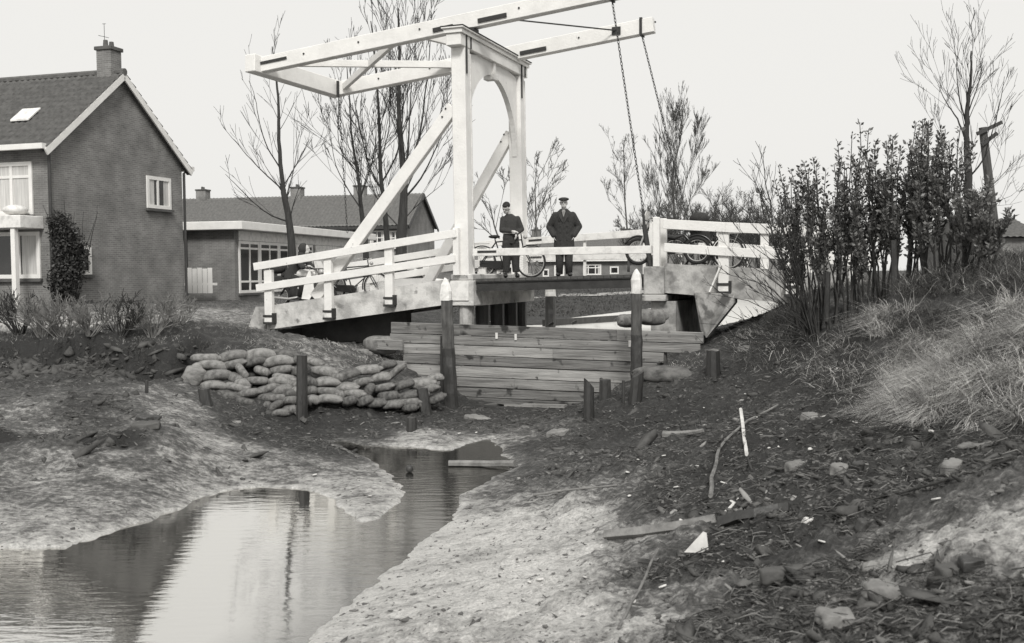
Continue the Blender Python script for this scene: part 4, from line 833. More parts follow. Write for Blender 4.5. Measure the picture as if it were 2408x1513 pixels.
cluster('rightmost and thickest bare tree of the cluster beside the portal post', (943, 650), 36, [([(943, 655), (944, 560), (948, 500), (950, 430), (942, 330), (938, 240), (940, 120), (936, 20)], .27, .03, 0),
 ([(950, 440), (975, 360), (990, 300), (1000, 220), (1010, 120), (1015, 30)], .13, .015, 1), ([(948, 470), (990, 420), (1020, 360), (1045, 300), (1060, 240)], .09, .012, -1), ([(950, 430), (960, 340), (965, 240), (975, 130), (985, 30)], .09, .012, -1), ([(946, 520), (985, 480), (1020, 450), (1045, 430)], .05, .01, 1), ([(944, 540), (900, 490), (870, 420), (860, 340)], .06, .01, 1.5)], 10, twig=(2.8, 3, 3), den=2.2, spread=.38)
px_tree('bare_shrub', 'loose bare shrub behind the boy with the bicycle', (1190, 640), 50, [([(1195, 650), (1185, 590), (1165, 540), (1155, 500), (1150, 480)], .08, .02, 0), ([(1185, 600), (1215, 520), (1210, 450), (1195, 420)], .05, .01, 1),
 ([(1175, 570), (1140, 540), (1120, 520), (1105, 510)], .05, .01, 1), ([(1165, 540), (1180, 470), (1190, 420)], .04, .01, -1), ([(1160, 520), (1135, 470), (1130, 440)], .04, .01, 0)], 21, twig=(1.6, 3, 3), rmin=.009, den=2.2, cat='shrub')
px_tree('bare_tree', 'small spreading bare tree between the far portal post and the man', (1262, 640), 48, [([(1262, 650), (1262, 580), (1260, 500), (1258, 440), (1262, 400)], .08, .015, 0), ([(1250, 650), (1255, 560), (1275, 480), (1300, 420), (1320, 390)], .06, .012, 1),
 ([(1262, 520), (1240, 470), (1235, 420)], .04, .01, 0), ([(1260, 500), (1285, 450), (1290, 380)], .04, .01, 0), ([(1258, 600), (1290, 540), (1300, 500)], .04, .01, 0), ([(1244, 480), (1270, 410), (1295, 365)], .05, .01, 0)], 22, twig=(1.6, 3, 3), rmin=.009, den=2.2)
px_tree('bare_tree', 'thin bare tree left of the hanging chains behind the deck', (1476, 560), 72, [([(1478, 640), (1476, 560), (1470, 480), (1468, 420), (1466, 330)], .11, .02, 0), ([(1470, 450), (1448, 400), (1440, 350)], .05, .012, 1), ([(1469, 430), (1485, 380), (1492, 330)], .05, .012, -1), ([(1474, 520), (1450, 490), (1430, 470)], .05, .012, -1)], 23, twig=(2.2, 3, 3), rmin=.010, den=2, spread=.5)
px_tree('bare_tree', 'feathery bare poplar behind the far chain', (1592, 640), 66, [([(1592, 640), (1588, 540), (1584, 470), (1582, 400), (1600, 330), (1605, 265)], .14, .02, 0), ([(1588, 540), (1610, 440), (1630, 370), (1640, 330)], .07, .012, 1), ([(1586, 520), (1565, 440), (1550, 390)], .06, .012, -1), ([(1584, 470), (1590, 380), (1595, 300)], .06, .012, 0), ([(1590, 560), (1625, 470), (1650, 430)], .06, .012, 1), ([(1590, 560), (1550, 490), (1535, 440)], .05, .012, 1), ([(1584, 430), (1575, 350), (1580, 310)], .05, .01, 0)], 24, twig=(2.6, 3, 5), rmin=.009, up=.8, spread=.38, den=2.6)
def thicket(label, x, Y, w, ytop, seed, n=24, tm='twig'):
    b = D(x, 645, Y); o = thing('bare_bush', label, 'bush', b, 0, 'far bushes behind the right railing'); rg = random.Random(seed); mb = MB(); H = D(x, ytop, Y).z - b.z; ww = w / F * Y / 2
    for k in range(n):
        a = rg.uniform(-1, 1); d = Vector((a * .8 + rg.gauss(0, .15), rg.gauss(0, .3), 1.2)); twigs(mb, (a * ww * .7, rg.gauss(0, ww * .4), 0), d, H * rg.uniform(.5, .85) * (1 - .25 * abs(a)), .035, 3, rg, .4, 5, .55, 4, .009)
    mb.build('branches', M['farbark'], o)
thicket('rounded bare bush just right of the far chain foot', 1560, 62, 90, 440, 31, 20); thicket('broad bare bush behind the white gate post', 1640, 64, 110, 435, 32, 26)
thicket('bare bush in the middle of the far thicket over the railing', 1715, 63, 100, 440, 33, 24); thicket('bare bush at the right end of the far thicket', 1790, 60, 100, 450, 34, 24); thicket('low bare bush behind the leafy hedge', 1870, 58, 110, 470, 35, 22)
px_tree('bare_sapling', 'thin bare sapling rising between the far thicket and the leafy hedge', (1836, 690), 26, [([(1850, 720), (1836, 640), (1820, 560), (1812, 480), (1802, 440), (1795, 380)], .04, .01, 0), ([(1815, 500), (1785, 450), (1770, 400)], .02, .007, .5), ([(1812, 480), (1822, 420), (1824, 380)], .02, .007, -.5)], 25, twig=(.9, 2, 3), rmin=.006, den=1.8, cat='sapling')
px_tree('bare_tree', 'bare tree standing behind the hedge left of the leaning utility pole', (2279, 560), 19, [([(2282, 600), (2278, 480), (2276, 400), (2272, 330), (2275, 250), (2282, 190), (2284, 120)], .12, .012, 0), ([(2274, 330), (2250, 280), (2225, 240), (2205, 200)], .045, .008, .6), ([(2276, 420), (2310, 380), (2330, 320), (2350, 250), (2362, 180)], .04, .008, -.5), ([(2273, 300), (2255, 220), (2250, 150), (2262, 100)], .035, .006, .4),
 ([(2277, 440), (2240, 380), (2215, 320), (2205, 260)], .035, .006, .6), ([(2278, 470), (2340, 430), (2385, 380)], .03, .006, .5), ([(2275, 270), (2300, 200), (2310, 140)], .03, .006, -.3), ([(2278, 500), (2330, 480), (2380, 460)], .025, .006, .5)], 26, twig=(1.3, 3, 3), rmin=.0032, up=.45, den=3.6, spread=.4)
po = D(2345, 545, 21); pole = thing('utility_pole', 'leaning wooden utility pole with two small crossarms at the top right', 'pole', D(2350, 600, 21)); q0 = Vector(pole.location); pt2 = D(2311, 300, 21) - q0
MB().tube([Vector((0, 0, -.3)), pt2], [.10, .075], 10).build('pole_shaft', M['pile'], pole)
for f, w, nm in ((.985, .32, 0), (.90, .2, 1)): c = pt2 * f; MB().beam(c + Vector((-w * .5, -.1, -.1)), c + Vector((w, -.1, .12)), .06, .07).build('crossarm', M['tar'], pole)
# leafy privet hedge stems
def privet(x, ybase, ytop, Y, w, seed, nst=7, lean=0, leaves=420, lstart=.42, label=''):
    b = on_ground(x, ybase); s = Y; b = D(x, ybase, Y); b.z = min(b.z, float(hz(b.x, b.y))); o = thing('evergreen_shrub', label, 'shrub', b, 0, 'leafy evergreen shrubs on the right bank'); rg = random.Random(seed); mb = MB(); H = D(x, ytop, Y).z - b.z; ww = w / F * Y; shoots = []
    for k in range(nst):
        a = rg.uniform(-.5, .5); p = Vector((a * ww * .25, rg.uniform(-.12, .12), -.1)); P = [p]; ln2 = rg.gauss(0, .10); hh = H * rg.uniform(.68, 1.05) * (1 - .2 * abs(a)); m = 7
        for i in range(m):
            f = (i + 1) / m; P.append(Vector((a * ww * (.25 + 1.05 * f ** .8) + (lean + ln2) * f ** 1.3 + rg.gauss(0, .025), p.y + rg.gauss(0, .03) + (k % 3 - 1) * .25 * f, hh * f)))
        mb.tube(P, [.016 * (1 - i / (m + 1.5)) + .003 for i in range(m + 1)], 5, cap=False); shoots.append(P)
        for j in range(3):
            f = rg.uniform(.35, .7); i = int(f * m); q = P[i]; e = q + Vector((rg.gauss(0, .16), rg.gauss(0, .16), hh * rg.uniform(.22, .42))); e.z = min(e.z, hh * .97); mid = q.lerp(e, .5) + Vector((rg.gauss(0, .03), 0, 0)); mb.tube([q, mid, e], [.01, .007, .004], 4, cap=False); shoots.append([q, mid, e])
    mb.build('stems', M['twig'], o); nl = int(leaves * nst * .72)
    def fn(r):
        P = shoots[r.integers(len(shoots))]; f = 1 - r.random() ** 1.35 * (1 - (lstart if len(P) > 4 else .1)); f = min(f, .999) * (len(P) - 1); i = int(f); q = P[i].lerp(P[i + 1], f - i); a = r.uniform(0, 6.283)
        return (q.x + math.cos(a) * .015, q.y + math.sin(a) * .015, q.z), (math.cos(a), math.sin(a), r.uniform(.3, 1.3))
    V, Q = leafcloud(nl, fn, .068, seed, .5); fastmesh('foliage', V, Q, M['leaf'], o); return o
for i, (x, yb, yt, Y, w, n, ln_, lab) in enumerate([(1880, 700, 430, 17.6, 75, 7, -.25, 'low leafy shrub at the left end of the hedge'), (1915, 705, 350, 17.2, 70, 7, -.25, 'first tall leafy shrub from the left, ending in single spires'), (1955, 705, 305, 16.9, 80, 8, -.12, 'leafy shrub left of the short dark post'), (2000, 705, 300, 16.6, 80, 8, 0, 'leafy shrub with twin rounded tops left of the gap in the hedge'),
  (2045, 705, 325, 16.3, 70, 7, 0, 'lower leafy shrub in the dip of the hedge'), (2085, 705, 280, 16.0, 80, 8, 0, 'leafy shrub left of the tall dark stake'), (2130, 700, 272, 15.7, 85, 9, 0, 'leafy shrub right of the tall dark stake, highest spires of the hedge'), (2175, 690, 275, 15.4, 80, 9, .03, 'dense dark leafy shrub right of the middle of the hedge'), (2220, 670, 310, 15.1, 80, 8, .05, 'dark leafy shrub before the bare tree'),
  (2275, 620, 420, 14.6, 90, 7, .08, 'half height leafy shrub at the foot of the bare tree'), (2330, 600, 470, 14.2, 70, 5, .12, 'small leafy shrub at the right end below the leaning pole')]):
    privet(x, yb, yt, Y, w, 40 + i, n, ln_, leaves=300 if i < 4 else 380, lstart=.40 if i < 3 else .30, label=lab)
for x, yt, yb, Y, w, lab, ln_ in ((1943, 640, 712, 16.8, 14, 'short dark fence post among the hedge stems', 4), (2106, 565, 715, 15.6, 16, 'tall dark stake standing in the hedge', -4)):
    b = D(x, yb, Y); o = thing('wooden_stake', lab, 'stake', b); MB().tube([(0, 0, -.3), D(x + ln_, yt, Y) - b], [w / F * Y / 2, w / F * Y / 2 * .9], 8).build('post_wood', M['tar'], o)
# bare bush in front of the right ramp: whips fan out from one root
b = on_ground(1912, 800); o = thing('bare_bush', 'bare bush whose long whips fan out in front of the right ramp', 'bush', b); rg = random.Random(77); mb = MB(); Yb = b.y
for (x, y) in [(1660, 690), (1700, 740), (1640, 760), (1690, 640), (1720, 600), (1740, 560), (1760, 520), (1735, 480), (1770, 430), (1790, 480), (1810, 560), (1830, 500), (1850, 560), (1870, 600), (1900, 560), (1780, 620), (1760, 680), (1800, 700), (1725, 800), (1700, 830), (1930, 620), (1820, 640), (1790, 580), (1840, 430), (1745, 650), (1680, 800), (1880, 520)]:
    e = D(x, y, Yb + rg.uniform(-.7, .7)) - b; m1 = Vector((e.x * .25 + rg.gauss(0, .05), e.y * .3, e.z * .45)); m2 = Vector((e.x * .6, e.y * .6, e.z * .8 + rg.gauss(0, .04)))
    s = Vector((rg.gauss(0, .06), rg.gauss(0, .06), -.05)); mb.tube([s, s.lerp(m1, .5) + Vector((0, 0, .04)), m1, m2, e], [.014, .012, .009, .006, .003], 5, cap=False)
    for k in range(4): f = rg.uniform(.2, 1); q = m1.lerp(m2, f) if rg.random() < .5 else m2.lerp(e, f * .8); twigs(mb, q, (e - m1).normalized() + Vector((rg.gauss(0, .5), rg.gauss(0, .4), .3)), rg.uniform(.25, .6), .006, 1, rg, .3, 3, .5, 3, .003)
mb.build('branches', M['bark'], o)
# garden shrubs on the left terrace
for i, (x, y, w, h, lab) in enumerate([(105, 792, 60, 90, 'wispy bare shrub at the far left of the garden'), (150, 792, 50, 90, 'bare shrub second from the left in the garden'), (215, 794, 55, 90, 'vase shaped bare shrub in the middle of the garden'), (285, 792, 70, 90, 'dark many stemmed shrub right of the vase shaped one'), (362, 790, 80, 100, 'bare shrub with a dense dark base at the right of the garden'), (420, 760, 60, 70, 'bushy bare shrub nearest the house corner'), (45, 785, 90, 90, 'dark bush below the canopy of the tall house')]):
    b = on_ground(x, y); o = thing('garden_shrub', lab, 'shrub', b, 0, 'winter shrubs in the garden'); rg = random.Random(90 + i); mb = MB(); sc = b.y / F
    for k in range(26):
        a = rg.uniform(-1, 1); twigs(mb, (a * .08, rg.gauss(0, .08), -.03), (a * .9, rg.gauss(0, .5), 1.0), h * sc * rg.uniform(.7, 1.05), .013, 2, rg, .1, 3, .5, 5, .006)
    mb.build('branches', M['dead' if i not in (3, 6) else 'twig'], o)

mb = MB(); ctr = [G(x, y, 1.76) for x, y in ((1000, 702), (1200, 698), (1320, 693), (1400, 691), (1480, 687), (1560, 683), (1640, 681))]; L_, R_2 = [], []
for p in ctr: L_.append((p.x, p.y + 1.3, float(hz(p.x, p.y + 1.3)) + .03)); R_2.append((p.x, p.y - 1.3, float(hz(p.x, p.y - 1.3)) + .03))
mb.add(L_ + R_2, [(i, i + len(ctr), i + 1 + len(ctr), i + 1) for i in range(len(ctr) - 1)]); M['path'] = mat('pale_gravel_path', .38, .28, 2, .95); tag(mb.build('path', M['path']), kind='structure')
# ---------------------------------------------------------------- people
def face(o, hz_, y0, sk, tilt=0):
    MB().ball((-.03, y0 - .083, hz_ + .01), (.014, .008, .009), 8, 5).build('eye', M['cloth'], o); MB().ball((.03, y0 - .083, hz_ + .01), (.014, .008, .009), 8, 5).build('eye', M['cloth'], o)
def head_mb(mb, c, s=1.0):
    x, y, z = c; mb.ball((x, y + .01, z + .02), (.078 * s, .098 * s, .105 * s), 16, 12); mb.ball((x, y - .02, z - .06), (.058 * s, .068 * s, .06 * s), 14, 10)
    mb.ball((x, y - .095 * s, z - .015), (.014, .022, .026), 8, 6); mb.ball((x, y - .083 * s, z + .035), (.05, .016, .012), 8, 6); mb.ball((x, y - .083 * s, z - .055), (.026, .012, .01), 8, 6)
    for q in (-1, 1): mb.ball((x + q * .078 * s, y + .005, z - .005), (.012, .02, .032), 8, 6)
def hand(mb, w, d, up, side=1):                # palm with five bent fingers; d finger direction, up back of the hand
    w, d, up = Vector(w), Vector(d).normalized(), Vector(up).normalized(); s = d.cross(up).normalized() * side; c = w + d * .045
    mb.capsule(w, c + s * .012, .026, .03, 8); mb.capsule(w + d * .02 - s * .012, c - s * .014, .024, .026, 8)
    for k, L in enumerate((.062, .072, .068, .054)):
        b = w + d * .075 + s * (.028 - k * .019); m1 = b + d * L * .55 - up * .008; e = m1 + (d * .6 - up * .8).normalized() * L * .5
        mb.tube([b - d * .02, b, m1, e], [.0105, .0105, .0095, .008], 6)
    b = w + d * .02 + s * .03; m1 = b + (d + s * .9).normalized() * .035; mb.tube([b, m1, m1 + (d - up * .3).normalized() * .03], [.013, .012, .009], 6)
def zroad(s): return za + (ze - za) * (s - s0) / (s1 - s0)
def stand(px, t): s = BR(px, 650, t)[0]; return BR.w((s, t, zroad(s)))
# the man in the overcoat
mp_ = stand(1327, 1.55); man = thing('person', 'older person in flat cap and long dark double breasted overcoat, both hands in the pockets', 'person', mp_, math.atan2(-mp_.x, mp_.y) - .05)
b = MB(); head_mb(b, (0, -.02, 1.60)); b.capsule((0, 0, 1.4), (0, -.01, 1.53), .06, .055); b.loft([(0, 0, .85, .15, .1), (0, 0, 1.1, .15, .1), (0, 0, 1.35, .19, .1), (0, 0, 1.44, .08, .07)])
for q in (-1, 1):
    b.capsule((q * .19, 0, 1.37), (q * .31, .05, 1.10), .045, .036); b.capsule((q * .31, .05, 1.10), (q * .235, -.08, .90), .036, .028); hand(b, (q * .235, -.08, .90), (-q * .35, -.15, -.9), (q, 0, .2), -q)
    b.capsule((q * .09, 0, .88), (q * .10, -.01, .48), .08, .055); b.capsule((q * .10, -.01, .48), (q * .11, .01, .07), .05, .035); b.capsule((q * .11, .01, .05), (q * .13, -.12, .03), .035, .03)
b.build('body', M['skin'], man, remesh=.011, smooth_it=2); face(man, 1.60, -.02, 1)
c = MB().loft([(0, 0, .50, .235, .165), (0, 0, .72, .225, .16), (0, 0, .95, .215, .15), (0, 0, 1.12, .225, .15), (0, 0, 1.30, .245, .14), (0, 0, 1.37, .205, .12), (0, .005, 1.43, .13, .095), (0, .01, 1.48, .08, .078)], 22)
for q in (-1, 1):
    c.capsule((q * .19, 0, 1.335), (q * .33, .05, 1.09), .082, .072, 12); c.capsule((q * .33, .05, 1.09), (q * .225, -.09, .90), .07, .062, 12)
    c.tube([(q * .10, -.15, 1.20), (q * .10, -.135, 1.36), (q * .055, -.09, 1.47)], [.012, .026, .02], 6)
c.build('overcoat', M['cloth'], man, remesh=.014, smooth_it=3)
for q in (-1, 1): MB().prism([(q * .012, -.160, 1.16), (q * .10, -.152, 1.30), (q * .115, -.142, 1.37), (q * .07, -.12, 1.44), (q * .045, -.13, 1.36)], (0, -.012, 0)).build('lapel', M['denim'], man)
for q in (-1, 1):
    for z in (.80, .97, 1.10): MB().ball((q * .075 + .0, -.168 if z > .9 else -.172, z), (.014, .008, .014), 8, 5).build('button', M['iron'], man)
MB().prism([(0, -.148, 1.29), (.04, -.13, 1.41), (.03, -.105, 1.455), (-.03, -.105, 1.455), (-.04, -.13, 1.41)], (0, .02, 0)).build('scarf', M['bagb'], man)
for q in (-1, 1):
    MB().loft([(q * .105, 0, .05, .072, .08), (q * .10, 0, .30, .085, .09), (q * .095, 0, .56, .10, .11)], 14).build('trouser_leg', M['cloth'], man, smooth=True)
    MB().ball((q * .13, -.06, .045), (.055, .145, .05), 12, 8).build('shoe', M['black'], man, smooth=True)
MB().ball((0, -.03, 1.685), (.118, .135, .042), 16, 8).ball((0, -.12, 1.66), (.085, .07, .014), 14, 6).build('flat_cap', M['denim'], man, smooth=True)
MB().ring((0, .01, 1.62), .084, .014, axis=(0, 0, 1), n=16, a0=0.1, a1=math.pi - .1).build('hair', M['dead'], man)
# the boy with the bicycle
bp_ = stand(1202, .95); boy = thing('person', 'young person in dark pullover and baggy trousers looking down and holding the bicycle', 'person', bp_, math.atan2(-bp_.x, bp_.y) + .1)
b = MB(); hc = Vector((-.11, -.10, 1.50)); head_mb(b, (0, 0, 0), .95); Rm = Matrix.Rotation(-.5, 3, 'Z') @ Matrix.Rotation(.55, 3, 'X') @ Matrix.Rotation(.15, 3, 'Y')
b.v = [tuple(Rm @ Vector(v) + hc) for v in b.v]; b.capsule((-.02, .0, 1.36), (-.08, -.05, 1.45), .052, .05)
b.loft([(0, 0, .85, .14, .1), (0, 0, 1.05, .13, .09), (-.01, 0, 1.3, .16, .09), (-.01, 0, 1.38, .08, .06)])
LA = [(-.165, 0, 1.275), (-.20, -.04, 1.03), (.02, -.20, 1.00)]; RA = [(.15, 0, 1.28), (.24, 0, 1.05), (.10, -.17, .94)]
for P in (LA, RA): b.capsule(P[0], P[1], .045, .036); b.capsule(P[1], P[2], .036, .027)
hand(b, LA[2], (.8, -.3, -.1), (0, -.3, 1), 1); hand(b, RA[2], (-.1, -.5, -.7), (1, -.2, .2), -1)
for q in (-1, 1): b.capsule((q * .08, 0, .85), (q * .10, -.02, .47), .08, .055); b.capsule((q * .10, -.02, .47), (q * .11, .02, .07), .048, .035); b.capsule((q * .11, .02, .05), (q * .15, -.1, .03), .033, .03)
b.build('body', M['skin'], boy, remesh=.011, smooth_it=2)
h = MB().ball((0, .035, .055), (.084, .095, .078), 14, 10).ball((0, -.06, .09), (.06, .035, .03), 10, 6); h.v = [tuple(Rm @ Vector(v) + hc) for v in h.v]; h.build('hair', M['hair'], boy, smooth=True)
for q in (-1, 1): e = MB().ball((q * .03, -.083, .01), (.013, .008, .008), 8, 5); e.v = [tuple(Rm @ Vector(v) + hc) for v in e.v]; e.build('eye', M['cloth'], boy)
c = MB().loft([(0, 0, .98, .165, .12), (0, 0, 1.12, .165, .12), (-.005, 0, 1.24, .18, .115), (-.01, 0, 1.32, .14, .095), (-.03, -.015, 1.385, .068, .062)], 20)
for P in (LA, RA): c.capsule(P[0], P[1], .066, .058, 12); c.capsule(P[1], Vector(P[1]).lerp(Vector(P[2]), .86), .056, .042, 12)
c.build('pullover', M['denim'], boy, remesh=.013, smooth_it=3)
MB().loft([(-.02, 0, .955, .16, .125), (-.02, 0, .985, .168, .128)], 18).build('shirt_hem', M['worn'], boy)
c = MB().loft([(0, 0, .74, .17, .13), (0, 0, .86, .18, .135), (0, 0, .965, .155, .12)], 20)
for q in (-1, 1): c.loft([(q * .105, .01, .12, .075, .08), (q * .10, 0, .3, .085, .09), (q * .095, -.01, .5, .098, .105), (q * .085, 0, .78, .105, .13)], 14)
c.build('trousers', M['cloth'], boy, remesh=.014, smooth_it=3)
for q in (-1, 1): MB().ball((q * .13, -.05, .05), (.052, .14, .055), 12, 8).build('shoe', M['black'], boy, smooth=True)
# bicycle and moped (local x is forward)
def wheel(o, x, R, tyre=.022, spokes=28, y=0, tm='rubber'):
    w = MB().ring((x, y, R), R - tyre, tyre, n=36, m=8).build('wheel', M[tm], o, smooth=True)
    MB().ring((x, y, R), R - tyre * 2.1, .012, n=36, m=6).build('rim', M['chrome'], w, smooth=True)
    mb = MB()
    for k in range(spokes): a = 2 * math.pi * k / spokes; s = .03 * (-1) ** k; mb.tube([(x, y + s, R), (x + math.cos(a) * (R - tyre * 2), y, R + math.sin(a) * (R - tyre * 2))], .0022, 3)
    mb.tube([(x, y - .05, R), (x, y + .05, R)], .022, 8).build('spokes', M['chrome'], w); return w
def bicycle(loc, rz, label, guard=True):
    o = thing('bicycle', label, 'bicycle', loc, rz); R = .345
    wheel(o, -.58, R); wheel(o, .58, R)
    mb = MB(); bb, st, hd, hb = (-.08, 0, .29), (-.24, 0, .80), (.36, 0, .84), (.40, 0, .66)
    for a, c_ in ((bb, st), (st, hd), (bb, hb), (hd, hb), ((-.58, .06, R), bb), ((-.58, -.06, R), bb), ((-.58, .06, R), st), ((-.58, -.06, R), st)): mb.tube([a, c_], .015, 6)
    mb.build('frame', M['black'], o); MB().tube([(.35, 0, .97), (.40, 0, .66), (.46, .055, .55), (.58, .055, R)], .014, 6).tube([(.40, 0, .66), (.46, -.055, .55), (.58, -.055, R)], .014, 6).build('fork', M['black'], o)
    for x in (-.58, .58): MB().ring((x, 0, R), R + .03, .016, n=18, m=5, a0=.35 if x < 0 else .5, a1=math.pi + .2).build('mudguard', M['black'], o)
    MB().tube([(.22, .28, 1.0), (.33, .24, 1.02), (.37, .1, 1.0), (.35, 0, .98), (.37, -.1, 1.0), (.33, -.24, 1.02), (.22, -.28, 1.0)], .012, 6).build('handlebar', M['chrome'], o)
    MB().ball((-.28, 0, .92), (.14, .09, .04), 12, 8).tube([(-.25, 0, .8), (-.27, 0, .9)], .014, 6).build('saddle', M['rubber'], o, smooth=True)
    MB().prism([(-.62, -.05, R - .09), (-.1, -.05, .19), (.02, -.05, .20), (.06, -.05, .30), (-.02, -.05, .38), (-.62, -.05, R + .05)], (0, .03, 0)).build('chain_case', M['black'], o, bevel=.008)
    MB().tube([(-.08, -.09, .29), (-.02, -.1, .14)], .01, 5).box((-.07, -.19, .125), (.03, -.1, .15)).build('pedal', M['rubber'], o)
    MB().box((-.86, -.06, .76), (-.42, .06, .775)).tube([(-.8, .06, .76), (-.6, .06, R)], .007, 4).build('luggage_rack', M['chrome'], o)
    MB().ball((.45, 0, .90), (.05, .045, .045), 10, 8).build('lamp', M['chrome'], o, smooth=True)
    return o
sB = BR(1189, 650, 1.3)[0]; bicycle(BR.w((sB, 1.35, zroad(sB))), BR.rot, 'black roadster bicycle standing on the deck behind the young person')
def moped(loc, rz, label, fairing=True, rider=False):
    o = thing('moped', label, 'moped', loc, rz); R = .29
    for x in (-.62, .62): wheel(o, x, R, .035, 20)
    for x in (-.62, .62): MB().ring((x, 0, R), R + .03, .025, n=14, m=5, a0=.5, a1=math.pi - .3).build('mudguard', M['black'], o, smooth=True)
    mb = MB().tube([(.42, 0, .78), (.2, 0, .62), (-.15, 0, .55), (-.35, 0, .62), (-.62, 0, R)], [.04, .05, .05, .04, .02], 8); mb.build('frame', M['black'], o, smooth=True)
    MB().tube([(.38, .06, .88), (.62, .06, R)], .02, 6).tube([(.38, -.06, .88), (.62, -.06, R)], .02, 6).build('fork', M['chrome'], o)
    MB().box((-.15, -.1, .22), (.14, .1, .46)).tube([(-.02, 0, .3), (.18, 0, .42)], .07, 10).build('engine', M['iron'], o, bevel=.02)
    MB().tube([(.05, -.11, .28), (-.3, -.13, .22), (-.75, -.13, .26)], [.02, .03, .03], 8).build('exhaust', M['chrome'], o, smooth=True)
    MB().ball((.08, 0, .82), (.36, .13, .11), 14, 10).build('fuel_tank', M['worn'], o, smooth=True)
    MB().ball((-.32, 0, .78), (.26, .12, .05), 14, 8).build('saddle', M['rubber'], o, smooth=True)
    MB().tube([(.25, .3, .98), (.38, .12, .95), (.38, -.12, .95), (.25, -.3, .98)], .014, 6).build('handlebar', M['chrome'], o)
    MB().ball((.5, 0, .86), (.08, .07, .07), 12, 8).build('headlamp', M['chrome'], o, smooth=True)
    if fairing:
        for q in (-1, 1): MB().prism([(.30, q * .2, .95), (.42, q * .2, .40), (.30, q * .24, .2), (.1, q * .26, .22), (.2, q * .24, .7)], (0, .012, 0)).build('leg_shield', M['white'], o, bevel=.004)
        MB().prism([(.46, -.22, .95), (.46, .22, .95), (.40, .17, 1.12), (.40, -.17, 1.12)], (.012, 0, 0)).build('windscreen', M['worn'], o)
        MB().box((-.85, -.2, .45), (-.45, -.14, .78)).build('saddlebag', M['cloth'], o, bevel=.03); MB().ball((-.66, 0, .95), (.2, .17, .13), 12, 8).build('luggage_roll', M['cloth'], o, smooth=True)
    return o
def onramp(T, px, t): s = BR(px, 690, t)[0]; zz = np.interp(s, [p[0] for p in T], [p[2] for p in T]) - .1; return BR.w((s, t, zz))
mo = onramp(TR, 1570, 1.2); moped(mo + Vector((0, 0, .08)), BR.rot + math.pi, 'moped with white leg shields and dark luggage standing at the right gate post')
bl = onramp(TR, 1650, 1.9); bicycle(bl, BR.rot + math.pi - .1, 'bicycle parked behind the moped on the right ramp')
rp = onramp(TL, 712, 1.5); ml = moped(rp, BR.rot + .05, 'moped with white leg shields carrying the hooded rider on the left ramp')
rd = thing('person', 'person in a dark hooded coat sitting on a moped on the left ramp', 'person', rp, BR.rot + .05 + math.pi / 2)
b = MB(); head_mb(b, (0, -.10, 1.40)); b.capsule((0, -.02, 1.2), (0, -.07, 1.32), .055, .05); b.loft([(0, .27, .80, .15, .12), (0, .2, 1.0, .15, .1), (0, .06, 1.2, .17, .1), (0, .0, 1.26, .08, .07)])
for q in (-1, 1):
    b.capsule((q * .18, .03, 1.18), (q * .23, -.14, .98), .045, .036); b.capsule((q * .23, -.14, .98), (q * .25, -.30, .99), .034, .027); hand(b, (q * .25, -.28, 1.0), (0, -1, -.1), (0, -.1, 1), q)
    b.capsule((q * .09, .26, .80), (q * .16, -.12, .66), .08, .055); b.capsule((q * .16, -.12, .66), (q * .17, .0, .26), .05, .035); b.capsule((q * .17, .0, .24), (q * .18, -.14, .22), .035, .03)
b.build('body', M['skin'], rd, remesh=.012, smooth_it=2)
c = MB().loft([(0, .28, .70, .22, .20), (0, .25, .85, .21, .18), (0, .17, 1.02, .21, .15), (0, .07, 1.17, .22, .13), (0, .0, 1.26, .10, .09)], 18)
for q in (-1, 1): c.capsule((q * .18, .03, 1.17), (q * .24, -.14, .98), .075, .062, 12); c.capsule((q * .24, -.14, .98), (q * .25, -.26, .99), .06, .045, 12)
c.build('hooded_coat', M['denim'], rd, remesh=.015, smooth_it=3)
MB().ball((0, -.04, 1.42), (.115, .125, .14), 16, 12).tube([(0, 0, 1.24), (0, -.03, 1.34)], [.10, .09], 12).build('hood', M['denim'], rd, smooth=True)
for q in (-1, 1): MB().tube([(q * .09, .26, .78), (q * .16, -.12, .66), (q * .17, 0, .27)], [.10, .085, .06], 12).build('trouser_leg', M['cloth'], rd, smooth=True); MB().ball((q * .175, -.08, .23), (.05, .13, .05), 12, 8).build('shoe', M['black'], rd, smooth=True)
bl = onramp(TL, 835, 1.9); bicycle(bl, BR.rot, 'bicycle leaning behind the left railing near the raking strut')
# white car beyond the left ramp
cp = D(958, 690, 42); cp.z = float(hz(cp.x, cp.y)); car = thing('parked_car', 'pale rounded small car parked beyond the left ramp railing', 'car', cp, .1)
prof = [(-1.9, .35), (-1.95, .7), (-1.6, .85), (-1.2, .95), (-.75, 1.33), (.3, 1.38), (.9, .98), (1.7, .88), (1.95, .65), (1.95, .35)]
MB().prism([(x, -.75, z) for x, z in prof], (0, 1.5, 0)).build('body', M['white'], car, bevel=.07)
for pts in ([(-1.05, .97), (-.68, 1.26), (-.25, 1.29), (-.25, .97)], [(-.17, .97), (-.17, 1.29), (.26, 1.31), (.68, .98)]): MB().prism([(x, -.765, z) for x, z in pts], (0, .013, 0)).build('side_window', M['glass'], car)
for x in (-1.25, 1.25): w = MB().ring((x, -.70, .31), .24, .085, n=20, m=8).build('wheel', M['rubber'], car, smooth=True); MB().tube([(x, -.74, .31), (x, -.66, .31)], .17, 14).build('hub_cap', M['chrome'], w)
